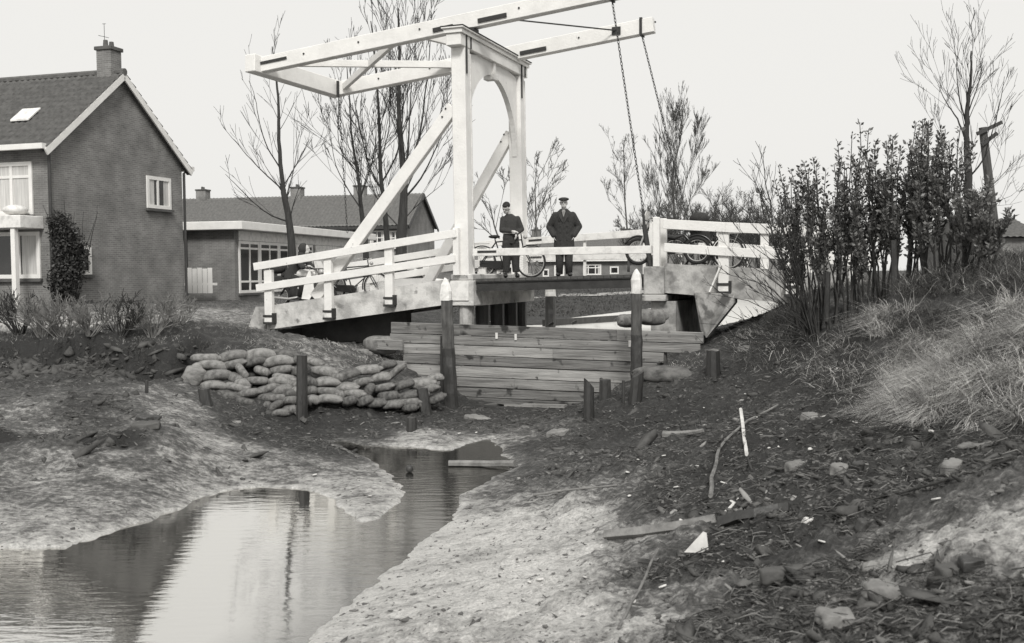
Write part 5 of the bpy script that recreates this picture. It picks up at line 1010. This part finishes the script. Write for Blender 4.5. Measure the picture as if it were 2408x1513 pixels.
# ---------------------------------------------------------------- sandbags
def bag_mesh(seed, ear=True):
    rg = np.random.default_rng(seed); nx, nr = 22, 18; V = []
    ph = rg.uniform(0, 6, 6)
    for i in range(nx + 1):
        x = -1 + 2 * i / nx; e = max(0, 1 - abs(x) ** 3.2) ** .5; neck = 0
        if ear and x > .72: e = .20 + .32 * math.cos((x - .72) / .28 * math.pi / 2) + (.16 if x > .93 else 0)
        if x < -.95 or (x > .99): e *= .6
        for k in range(nr):
            a = 2 * math.pi * k / nr; c, s = math.cos(a), math.sin(a); wr = 1 + .05 * math.sin(7 * a + ph[0] + 5 * x) * (abs(x) ** 1.5) + .05 * math.sin(2.3 * x + ph[1] + a) + .035 * math.sin(3 * a + ph[2] + 3 * x)
            cy = math.copysign(abs(c) ** .8, c); cz = math.copysign(abs(s) ** .75, s)
            V.append((x + .03 * math.sin(a * 2 + ph[3]), cy * e * .62 * wr, cz * e * .30 * wr + .05 * math.sin(2 * x + ph[4]) - .05 * x * x))
    Fq = [(i * nr + k, i * nr + (k + 1) % nr, (i + 1) * nr + (k + 1) % nr, (i + 1) * nr + k) for i in range(nx) for k in range(nr)]
    Fq += [tuple(range(nr - 1, -1, -1)), tuple(nx * nr + k for k in range(nr))]
    me = bpy.data.meshes.new('sandbag'); me.from_pydata(V, [], Fq); me.materials.append(M[('bag', 'bagb', 'bagc')[seed % 3]]); me.shade_smooth(); return me
bags = [bag_mesh(i, i % 2 == 0) for i in range(9)]
BL = [(150,500,75,80),(310,410,110,5),(490,395,100,-12),(350,490,110,0),(510,510,60,20),(560,460,70,50),(330,570,95,3),(520,575,95,2),(690,530,90,8),(440,650,95,3),(620,630,90,-3),(760,590,90,-18),(660,380,90,-5),(850,380,120,-8),(880,440,95,-3),(900,510,90,3),(720,450,60,10),(860,540,90,0),(830,670,85,0),(860,605,100,-8),(590,705,80,5),(660,765,72,12),(810,755,85,-35),(860,800,75,-10),(650,830,62,-5),(440,720,65,15),
 (270,350,110,-3),(480,335,110,-6),(700,330,120,-6),(900,325,120,-3),(940,640,65,5),(950,690,60,0),(1140,380,65,10),(1220,450,100,3),(1240,540,95,0),(1110,540,55,0),(1250,615,92,2),(1110,610,45,0),(1260,680,98,0),(1120,690,55,0),(1400,480,95,-8),(1395,578,95,-2),(1530,545,82,-8),(1575,600,52,-45),(1460,630,88,0),(1420,690,64,-5),(1545,690,62,-5),(1570,440,105,-10),(1715,410,75,-8),(1670,505,75,-8),(1790,460,85,-35),(1690,585,92,-12),(1840,570,92,-12),(2000,550,105,-10),(2110,510,62,-12),(1740,650,82,3),(1890,650,85,-6),(2050,600,92,-10),(1640,705,76,3),(1770,722,72,0),(1910,705,92,-5),(2120,672,75,-18),(1910,748,62,0),(1070,700,50,0),(1000,560,60,5),(1010,450,60,0),(1000,370,60,0),(560,560,60,0),(760,660,60,5),(740,720,60,-5),(940,760,60,-10),(1010,620,60,0),(1320,500,60,0),(1330,640,50,0),(2000,640,60,-5),(1980,700,55,-5)]
rgb = random.Random(4)
for i, (zx, zy, hw, rot) in enumerate(BL):
    px = (550 + zx / 2.535) / 1.351; py = (1000 + zy / 2.535) / 1.351; Yb_ = float(np.interp(px, [430, 700, 1040], [17.7, 18.3, 19.5])); Y = Yb_
    for _ in range(6): z = D(px, py, Y).z; Y = Yb_ + 1.15 * max(0, z - .1)
    p = D(px, py, Y - .14); L = hw / 2.535 / 1.351 * Y / F * 1.17; o = bpy.data.objects.new('sandbag', bags[rgb.choice([0, 1, 3, 4, 6, 7, 2, 5]) if zy < 640 else rgb.choice([0, 3, 2, 5, 8, 7])]); SC.collection.objects.link(o)
    o.location = p; asp = rgb.uniform(.95, 1.15); o.scale = (L, max(L, .27) * 1.15, min(max(L, .24), .31) * asp * 1.08); o.rotation_euler = (rgb.uniform(-.15, .15), math.radians(rot), rgb.uniform(-.35, .35))
    if rot == 80: o.scale = (.26, .30, .62); tag(o, 'pale upright sandbag with a tied ear at the left end of the wall', 'sandbag', 'stacked sandbags'); o.rotation_euler = (0, -1.3, .3)
    else:
        lab = ('filled burlap sandbag stacked in the wall left of the tall dark post' if px < 700 else 'filled burlap sandbag stacked in the wall between the tall dark post and the plank dam'); tag(o, lab, 'sandbag', 'stacked sandbags left of the tall post' if px < 700 else 'stacked sandbags right of the tall post')
for (px, py, Y, L, rz, lab) in ((846, 832, 21.6, .26, .1, 'lone sandbag mound lying under the left ramp'), (1047 * .86, 808, 22.2, .42, -.1, 'large sandbag resting on the earth against the left end of the dam'), (1532, 743, 20.5, .34, .2, 'big sandbag on the dam to the right of the right piling'), (1478, 752, 20.3, .28, .9, 'sandbag behind the right white capped piling'), (1570, 882, 18.2, .62, -.25, 'long straw covered sandbag on the bank below the right end of the dam'), (1780, 830, 18.0, .35, -.1, 'half buried sandbag on the right bank near the thick stump'), (1700, 836, 18.4, .3, -.15, 'half buried sandbag behind the thick stump')):
    o = bpy.data.objects.new('sandbag', bags[(int(px)) % 9]); SC.collection.objects.link(o); o.location = D(px, py, Y); o.scale = (L, L * 1.0, L * 1.55 if L < .5 else .48); o.data = bags[0 if L < .5 else 5]; o.rotation_euler = (0, .12 if L > .5 else 0, rz); tag(o, lab, 'sandbag')
# ---------------------------------------------------------------- debris lying about: single pieces
def lay(px, py, dz=0.0):
    p = on_ground(px, py)
    if p.z < 0: p = G(px, py, 0)
    return Vector((p.x, p.y, p.z + dz))
def stick(name, label, cat, pts, r0, r1, m='dead', lift=.02, grp=None, n=6):
    P = [lay(x, y, lift + (h if isinstance(h, float) else 0)) for x, y, h in [(q + (0,))[:3] for q in pts]]; b = P[0].copy(); o = thing(name, label, cat, b, 0, grp); Q = []
    for i in range(len(P) - 1):
        for k in range(3): Q.append(P[i].lerp(P[i + 1], k / 3) - b)
    Q.append(P[-1] - b); rg = random.Random(int(pts[0][0])); Q = [q + Vector((rg.gauss(0, r0 * .3), rg.gauss(0, r0 * .3), 0)) for q in Q]
    MB().tube(Q, [r0 + (r1 - r0) * i / (len(Q) - 1) for i in range(len(Q))], n).build('wood', M[m], o); return o
stick('fallen_branch', 'long curved bare branch lying over the muddy right slope', 'branch', [(1672, 1180), (1678, 1120), (1690, 1070), (1715, 1035), (1760, 1000), (1830, 962)], .022, .012, 'dead', .05)
stick('stake', 'short white painted stake stuck in the mud beside the curved branch', 'stake', [(1755, 1075), (1742, 1003, .18)], .022, .022, 'shard', .03)
stick('stick', 'dark stick below the white painted stake', 'stick', [(1768, 1112), (1757, 1080)], .012, .01, 'twig')
stick('log', 'smooth pale log floating across the channel below the dam', 'log', [(1052, 1097), (1130, 1098), (1212, 1099)], .045, .05, 'dead', .045)
stick('log', 'pale weathered log on the dark slope above the curved branch', 'log', [(1562, 1030), (1605, 1028), (1658, 1020)], .055, .03, 'dead', .04)
stick('plank_debris', 'long pale plank half sunk in the mud of the right bank', 'plank', [(1425, 1268), (1550, 1252), (1680, 1232)], .05, .055, 'dead', .02, n=4)
stick('plank_debris', 'dark wet plank lying in line behind the long pale plank', 'plank', [(1690, 1240), (1770, 1222), (1860, 1205)], .055, .05, 'tar', .03, n=4)
stick('stick', 'straight pale stick leaning at the bottom edge of the bank', 'stick', [(1457, 1486), (1500, 1405), (1548, 1332, .1)], .012, .009, 'dead', .03)
stick('fallen_branch', 'long thin dark branch across the sandy slope at the lower right', 'branch', [(1920, 1215), (2020, 1190), (2120, 1168), (2230, 1140), (2320, 1105), (2385, 1085)], .006, .016, 'bark', .02)
stick('fallen_branch', 'thin springy twig crossing above the long dark branch', 'branch', [(2130, 1125), (2200, 1075, .15), (2080, 1030, .12), (1960, 1000)], .006, .004, 'twig', .03)
stick('fallen_branch', 'thin twig arching from the long dark branch to the left', 'branch', [(2180, 1160), (2100, 1130, .1), (2000, 1098, .05)], .005, .004, 'twig', .02)
stick('stick', 'straight thin pole lying on the sand left of the long plank', 'stick', [(1255, 1168), (1330, 1158), (1450, 1145)], .014, .01, 'dead', .015)
stick('stick', 'pale stick lying in the mud left of the white triangle', 'stick', [(1705, 1212), (1728, 1190)], .014, .012, 'shard', .02)
stick('plank_debris', 'small board lying by the gravel left of the channel', 'plank', [(780, 1050), (815, 1062), (838, 1078)], .02, .02, 'dead', .02, n=4)
stick('plank_debris', 'slanting board end before the tall dark post', 'plank', [(682, 965), (705, 985), (722, 1000)], .05, .05, 'pile', .05, n=4)
rocktex = bpy.data.textures.new('rock', 'CLOUDS'); rocktex.noise_scale = .09; rocktex.noise_depth = 3
for (x, y, w, d, h, rz, m, nm, lab) in [(2098, 1395, .40, .30, .05, .1, 'stone', 'stone_slab', 'large flat grey slab in the sand at the lower right'), (2245, 1352, .20, .10, .05, .25, 'concd', 'brick', 'dark brick lying right of the large flat slab'), (2285, 1332, .13, .08, .05, -.1, 'tar', 'brick', 'small dark brick touching the darker long one'), (1965, 1465, .19, .13, .05, .15, 'stone', 'brick', 'pale cut brick at the bottom edge of the picture'),
   (1867, 1105, .15, .10, .08, .3, 'dead', 'brick', 'pale broken brick on the dark slope'), (1975, 1110, .16, .14, .07, .5, 'stone', 'stone', 'grey flat stone right of the pale broken brick'), (2020, 1112, .10, .10, .09, .2, 'tar', 'stone', 'dark stone beside the grey flat stone'), (1905, 985, .22, .16, .06, .35, 'stone', 'stone_slab', 'tilted slab near the foot of the dry grass'), (2130, 978, .2, .15, .06, .2, 'concd', 'stone_slab', 'dark slab just below the dry grass'), (2238, 1108, .17, .12, .08, .4, 'stone', 'stone', 'rounded grey stone on the slope at right'),
   (1900, 1232, .09, .07, .06, .2, 'shard', 'stone', 'pale round stone above the dark hole in the slope'), (1850, 1358, .36, .09, .06, .12, 'concd', 'wood_block', 'thick dark timber block with a worn pale top'), (1310, 1020, .35, .25, .06, .1, 'stone', 'stone_slab', 'flat pale slab near the foot of the dam'), (1120, 985, .5, .28, .06, -.1, 'stone', 'stone_slab', 'flat pale slab in front of the left piling'), (350, 985, .34, .16, .05, .0, 'tar', 'mud_block', 'dark turf block on the left mud flat'), (345, 1002, .36, .16, .06, .1, 'concd', 'mud_block', 'larger turf block just below the dark one'), (2030, 1245, .12, .1, .08, .3, 'tar', 'stone', 'dark stone at the edge of the sand patch')]:
    p = lay(x, y); o = thing(nm, lab, nm.replace('_', ' '), p, rz); rg = random.Random(x); mb = MB(); n = 7; rad = [rg.uniform(.8, 1.1) for _ in range(n)]
    if 'brick' in nm or 'block' in nm: pl = [(-w / 2, -d / 2), (w / 2, -d / 2), (w / 2, d / 2), (-w / 2, d / 2)]
    else: pl = [(math.cos(6.283 * k / n) * w * .55 * rad[k], math.sin(6.283 * k / n) * d * .55 * rad[k]) for k in range(n)]
    mb.prism([(a, b_, -.04 + rg.uniform(-.01, .01)) for a, b_ in pl], (rg.uniform(-.01, .01), 0, h + .03)); q = mb.build('surface', M[m], o, remesh=.013, smooth_it=4); dm = q.modifiers.new('rough', 'DISPLACE'); dm.texture = rocktex; dm.strength = .05; dm.mid_level = .5; dm.texture_coords = 'LOCAL'; smx = q.modifiers.new('fine', 'SMOOTH'); smx.iterations = 1; q.rotation_euler = (rg.uniform(-.1, .25), rg.uniform(-.12, .12), 0)
p = lay(1640, 1318, .05); o = thing('paper_scrap', 'bright white triangular scrap standing on the dark mud', 'scrap', p); MB().prism([(-.10, 0, 0), (.09, .01, -.01), (.075, .03, .14), (.05, .03, .15)], (0, .006, 0)).build('sheet', M['shard'], o)
p = lay(2295, 1055); o = thing('rag', 'crumpled pale rag lying on the right slope', 'rag', p, .3); mb = MB(); rg = random.Random(9)
for k in range(7): mb.ball((-.14 + k * .045, rg.gauss(0, .015), .02), (.045, .035, .02 + rg.random() * .014), 8, 5)
mb.build('cloth', M['bag'], o, smooth=True, remesh=.012)
p = G(963, 1108, .02); o = thing('ball', 'small dark ball floating in the channel', 'ball', p); MB().ball((0, 0, .03), .055, 16, 10).build('surface', M['tar'], o, smooth=True)
rg = random.Random(12)
for (x, y) in [(2010, 1000), (1830, 1055), (1808, 1058), (1722, 1188), (1735, 1180), (1560, 1078), (1500, 1085), (1700, 1140), (1480, 1170), (1590, 1150), (1640, 1100), (1905, 1062), (1850, 1040), (1935, 985), (1270, 1368), (1245, 1375), (1700, 1330), (2190, 1020), (1560, 1385), (1880, 1340), (1930, 1285), (1780, 985), (1655, 962), (1752, 930), (1120, 1020), (1165, 1035), (1080, 1022), (1010, 1012), (740, 1120), (870, 1170), (1475, 1115), (1600, 1230), (1490, 1420), (1375, 1365), (2060, 1180), (2200, 1180)]:
    p = lay(x, y, .012); L = rg.uniform(.018, .045); o = bpy.data.objects.new('pale_shard', None); bpy.data.objects.remove(o); mb = MB(); n = 6
    mb.prism([(math.cos(6.283 * k / n) * L * rg.uniform(.6, 1.2), math.sin(6.283 * k / n) * L * .6 * rg.uniform(.6, 1.2), 0) for k in range(n)], (0, 0, .012)); o = mb.build('pale_shard', M['shard'], None, bevel=.004); o.location = p; o.rotation_euler = (rg.uniform(-.4, .4), rg.uniform(-.3, .3), rg.uniform(0, 3)); tag(o, 'small white shard of rubbish lying in the mud', 'shard', 'white shards scattered in the mud')
# ---------------------------------------------------------------- scatter: clods, twigs, grass
CRi = np.array(CR.transposed())
def proj(X, Y, Z):
    P = np.stack([X, Y, Z - EYE], 0); q = CRi @ P; return CX + F * q[0] / -q[2], CY - F * q[1] / -q[2]
def inpoly(px, py, poly): return sdist(px, py, poly) < 0
R = np.random.default_rng(7)
def sample(n, ylo, yhi, cond):
    out = []; tot = 0
    while tot < n:
        Y = np.exp(R.uniform(math.log(ylo), math.log(yhi), n * 2)); X = R.uniform(-.62, .62, n * 2) * Y; Z = hz(X, Y); a, b = proj(X, Y, Z); k = cond(a, b, X, Y); out.append(np.stack([X, Y, Z], -1)[k]); tot += k.sum()
        if len(out) > 12: break
    return np.concatenate(out)[:n]
ico = bmesh.new(); bmesh.ops.create_icosphere(ico, subdivisions=1, radius=1); IV = np.array([v.co for v in ico.verts]); IF = np.array([[v.index for v in f.verts] for f in ico.faces]); ico.free()
def lumps(name, P, size, m, flat=.55, kind=None, lab=None, cat=None):
    n = len(P); s = size * R.lognormal(0, .5, n); V = IV[None] * (1 + R.uniform(-.55, .35, (n, len(IV), 1))) + R.normal(0, .16, (n, len(IV), 3)); sc = np.stack([s * R.uniform(.8, 2.4, n), s * R.uniform(.5, 1.0, n), s * flat * R.uniform(.5, 1.5, n)], -1)
    V = V * sc[:, None]; tl_ = R.normal(0, .35, n)[:, None]; V[..., 2] += V[..., 0] * tl_; a = .35 + R.normal(0, .7, n); c, s_ = np.cos(a)[:, None], np.sin(a)[:, None]; V = np.stack([V[..., 0] * c - V[..., 1] * s_, V[..., 0] * s_ + V[..., 1] * c, V[..., 2]], -1) + P[:, None] - np.array([0, 0, .15]) * sc[:, None, 2:3]
    o = fastmesh(name, V.reshape(-1, 3), (IF[None] + (np.arange(n) * len(IV))[:, None, None]).reshape(-1, 3), m); tag(o, lab, cat, kind='stuff'); return o
dry = lambda a, b, X, Y: (b > 850) & (sdist(X, Y, W1) > .05)
dam_in = lambda X, Y: Y < 20.3 - .28 * X
dk_ = lambda a, b, X, Y: dry(a, b, X, Y) & dam_in(X, Y) & (tone_at(X, Y) + .25 * fbm(X * 1.2, Y * 1.2, 55, 3) < .38 + .14 * (b > 1330))
M['mud'] = mat('dark_mud_clod', .045, .10, 4, .8, .5, 40); M['sand'] = mat('pale_sand_clod', .2, .30, 4, .9, .5, 40); M['turfclod'] = mat('grey_rubble', .16, .08, 3, .85, .4, 40)
lumps('mud_clods', sample(9500, 4.5, 22, dk_), .018, M['mud'], lab='dark clods of mud strewn over the slopes', cat='mud')
lumps('small_rubble', sample(11000, 4.5, 22, dk_), .015, M['turfclod'], .4, lab='small grey rubble among the mud', cat='rubble')
lumps('coarse_clods', sample(420, 4.5, 22, dk_), .045, M['mud'], .6, lab='larger dark lumps of earth on the slopes', cat='earth')
lumps('sand_lumps', sample(4200, 4.5, 18, lambda a, b, X, Y: dry(a, b, X, Y) & (tone_at(X, Y) > .45)), .010, M['turfclod'], .5, lab='little lumps lying on the pale sand', cat='sand')
lumps('pale_rubble', sample(1800, 4.5, 21, dk_), .015, M['sand'], .5, lab='pale bits of rubble and shell in the dark mud', cat='rubble')
lumps('flat_clods', sample(160, 12, 20, lambda a, b, X, Y: dry(a, b, X, Y) & (a < 600) & (b < 1130)), .045, M['mud'], .6, lab='dark tufts on the left mud flat', cat='mud')
lumps('turf_sods', sample(900, 16, 22, lambda a, b, X, Y: inpoly(a, b + 12 * fbm(X * 2, Y * 2, 33, 2), [(0, 812), (470, 812), (520, 850), (440, 880), (0, 884)])), .04, M['mud'], .75, lab='dark sods hanging along the undercut garden edge', cat='turf')
def sticks(name, P, L, r, m, lab, cat):
    n = len(P); a = R.uniform(0, 6.28, n); l = L * R.lognormal(0, .5, n); d = np.stack([np.cos(a), np.sin(a) * .8, R.normal(.0, .18, n)], -1); rr = r * R.uniform(.5, 1.4, n); bend = R.normal(0, .18, (n, 3)) * l[:, None]; bend[:, 2] = np.abs(bend[:, 2])
    P0 = P + np.array([0, 0, .012]); pts = [P0 - d * l[:, None] / 2, P0 + bend * .5 + [0, 0, .01], P0 + d * l[:, None] / 2]; side = np.stack([-d[:, 1], d[:, 0], 0 * a], -1); up = np.cross(d, side); V = []
    for q in pts:
        for k in range(3): t = 2 * math.pi * k / 3; V.append(q + (side * math.cos(t) + up * math.sin(t)) * rr[:, None])
    V = np.stack(V, 1); f = np.array([(i * 3 + k, i * 3 + (k + 1) % 3, (i + 1) * 3 + (k + 1) % 3, (i + 1) * 3 + k) for i in (0, 1) for k in range(3)])
    o = fastmesh(name, V.reshape(-1, 3), (f[None] + (np.arange(n) * 9)[:, None, None]).reshape(-1, 4), m); tag(o, lab, cat, kind='stuff')
sticks('dark_twigs', sample(4200, 4.5, 22, dk_), .16, .004, M['twig'], 'dark twigs strewn over the mud', 'twigs')
sticks('pale_twigs', sample(3200, 4.5, 22, dk_), .12, .0035, M['dead'], 'pale twigs and straw strewn over the mud', 'twigs')
def blades(name, P, L, w, m, lean, lab, cat, spread=.5, droop=.6, seg=4, clump=0):
    n = len(P); l = L * R.uniform(.45, 1.25, n)[:, None]; d = np.array([0, 0, 1.0]) + R.normal(0, spread, (n, 3)) * [1, 1, .2] + np.array(lean) + clump * np.stack([fbm(P[:, 0] * 2.6, P[:, 1] * 2.6, 61, 2), fbm(P[:, 0] * 2.6, P[:, 1] * 2.6, 71, 2), 0 * P[:, 0]], -1); l = l * (1 + .5 * clump * fbm(P[:, 0] * 3.3, P[:, 1] * 3.3, 81, 2))[:, None]; d /= np.linalg.norm(d, axis=1)[:, None]
    fall = np.stack([d[:, 0], d[:, 1], 0 * d[:, 0]], -1) * .6 + [0, 0, -1.0]; fall *= droop * R.uniform(.3, 1.5, n)[:, None]; a = R.uniform(0, 6.28, n); side = np.stack([np.cos(a), np.sin(a), 0 * a], -1) * w * R.uniform(.6, 1.4, n)[:, None]; V = []
    for i in range(seg + 1):
        f = i / seg; q = P + d * l * f + fall * l * f * f * .8; q = q + R.normal(0, .012, q.shape) * f; q[:, 2] = np.maximum(q[:, 2], P[:, 2] - .05 + .02); k = 1 - f * .8; V += [q - side * k, q + side * k]
    V = np.stack(V, 1); f = np.array([(2 * i, 2 * i + 1, 2 * i + 3, 2 * i + 2) for i in range(seg)]); o = fastmesh(name, V.reshape(-1, 3), (f[None] + (np.arange(n) * (2 * seg + 2))[:, None, None]).reshape(-1, 4), m); tag(o, lab, cat, kind='stuff')
M['straw'] = mat('dry_grass', .60, .18, 3, .9, lo=.38, hi=.62); M['dgrass'] = mat('dull_grass', .12, .035, 4, .9); M['mgrass'] = mat('short_winter_grass', .30, .10, 2, .95)
GP = [(2060, 985), (2070, 900), (2110, 830), (2090, 790), (2010, 775), (2000, 745), (2150, 725), (2250, 735), (2450, 730), (2450, 1000), (2300, 1000), (2250, 975)]
blades('dry_grass', sample(26000, 7, 17, lambda a, b, X, Y: (fbm(X * 2.3, Y * 2.3, 19, 3) > -.16) & inpoly(a + 30 * fbm(X * 2, Y * 2, 3, 2), b + 25 * fbm(X * 2, Y * 2, 8, 2), GP)), .42, .0034, M['straw'], (-.5, -.35, 0), 'long pale dry grass hanging over the right bank', 'grass', .85, .85, clump=1.4)
blades('dry_stalks', sample(2200, 7, 17, lambda a, b, X, Y: inpoly(a, b, GP)), .6, .0042, M['dead'], (-.2, -.2, -.3), 'broken stalks lying crosswise in the pale dry grass', 'grass', 1.6, .5)
blades('dry_grass_undergrowth', sample(14000, 7, 17, lambda a, b, X, Y: inpoly(a, b, GP)), .22, .004, M['dgrass'], (-.3, -.3, 0), 'dark matted undergrowth beneath the pale dry grass', 'grass', .8, .8)
GB = [(1880, 800), (1900, 740), (1890, 700), (2000, 690), (2140, 700), (2200, 700), (2450, 690), (2450, 560), (2150, 560), (1850, 660), (1800, 790)]
blades('rough_grass', sample(20000, 10, 22, lambda a, b, X, Y: inpoly(a, b, GB)), .36, .004, M['dgrass'], (-.2, -.1, 0), 'dull rough grass and bramble at the foot of the hedge', 'grass', .7, .7, clump=1)
blades('rough_grass_straw', sample(1300, 9, 20, lambda a, b, X, Y: inpoly(a, b, GB + [(1800, 860)])), .5, .003, M['straw'], (-.4, -.2, 0), 'pale stalks among the rough grass under the hedge', 'grass', .7, .7)
EG = [(1700, 800), (1760, 770), (1880, 790), (1990, 790), (2100, 860), (2070, 990), (2000, 980), (1900, 900), (1850, 880), (1750, 870)]
blades('tussock_grass', sample(4200, 9, 20, lambda a, b, X, Y: inpoly(a, b, EG)), .26, .0035, M['dgrass'], (-.5, -.3, 0), 'dark tussocks at the edge of the mud on the right', 'grass', .7, .7)
blades('tussock_straw', sample(1700, 9, 20, lambda a, b, X, Y: inpoly(a, b, EG)), .3, .0045, M['straw'], (-.5, -.3, 0), 'pale bent reed leaves among the dark tussocks', 'grass', .7, .8)
LG = [(0, 780), (470, 780), (500, 840), (480, 850), (440, 872), (0, 878)]
blades('overhanging_turf', sample(9000, 16, 24, lambda a, b, X, Y: (fbm(X * 1.6, Y * 1.6, 14, 3) > -.12) & inpoly(a + 40 * fbm(X * 2, Y * 2, 15, 2), b + 26 * fbm(X * 3, Y * 3, 16, 2), [(0, 812), (250, 808), (400, 810), (470, 822), (480, 840), (430, 848), (0, 850)])), .15, .006, M['dgrass'], (0, -.7, 0), 'dark turf overhanging the edge of the garden terrace', 'grass', .45, 1.2)
blades('garden_grass', sample(22000, 18, 44, lambda a, b, X, Y: (a < 640) & (b < 812) & (b > 700) & (fbm(X * .9, Y * .9, 18, 3) > -.2)), .06, .007, M['mgrass'], (0, 0, 0), 'short winter grass on the left garden terrace', 'grass', .6, .5)
blades('far_meadow_grass', sample(16000, 30, 72, lambda a, b, X, Y: (a > 1050) & (a < 1560) & (b < 745) & (sdist(X, Y, W2) > .1)), .13, .014, M['dgrass'], (0, 0, 0), 'short grass on the far bank beyond the dammed water', 'grass', .6, .5)
blades('bank_straw', sample(1800, 17, 23, lambda a, b, X, Y: inpoly(a, b, [(600, 800), (900, 800), (1030, 870), (900, 860), (700, 850), (480, 835)]) | inpoly(a, b, [(1500, 890), (1620, 840), (1680, 820), (1640, 870), (1560, 900)])), .14, .004, M['straw'], (0, -.3, 0), 'straw strewn around the sandbags and the dam ends', 'straw', .9, .8)
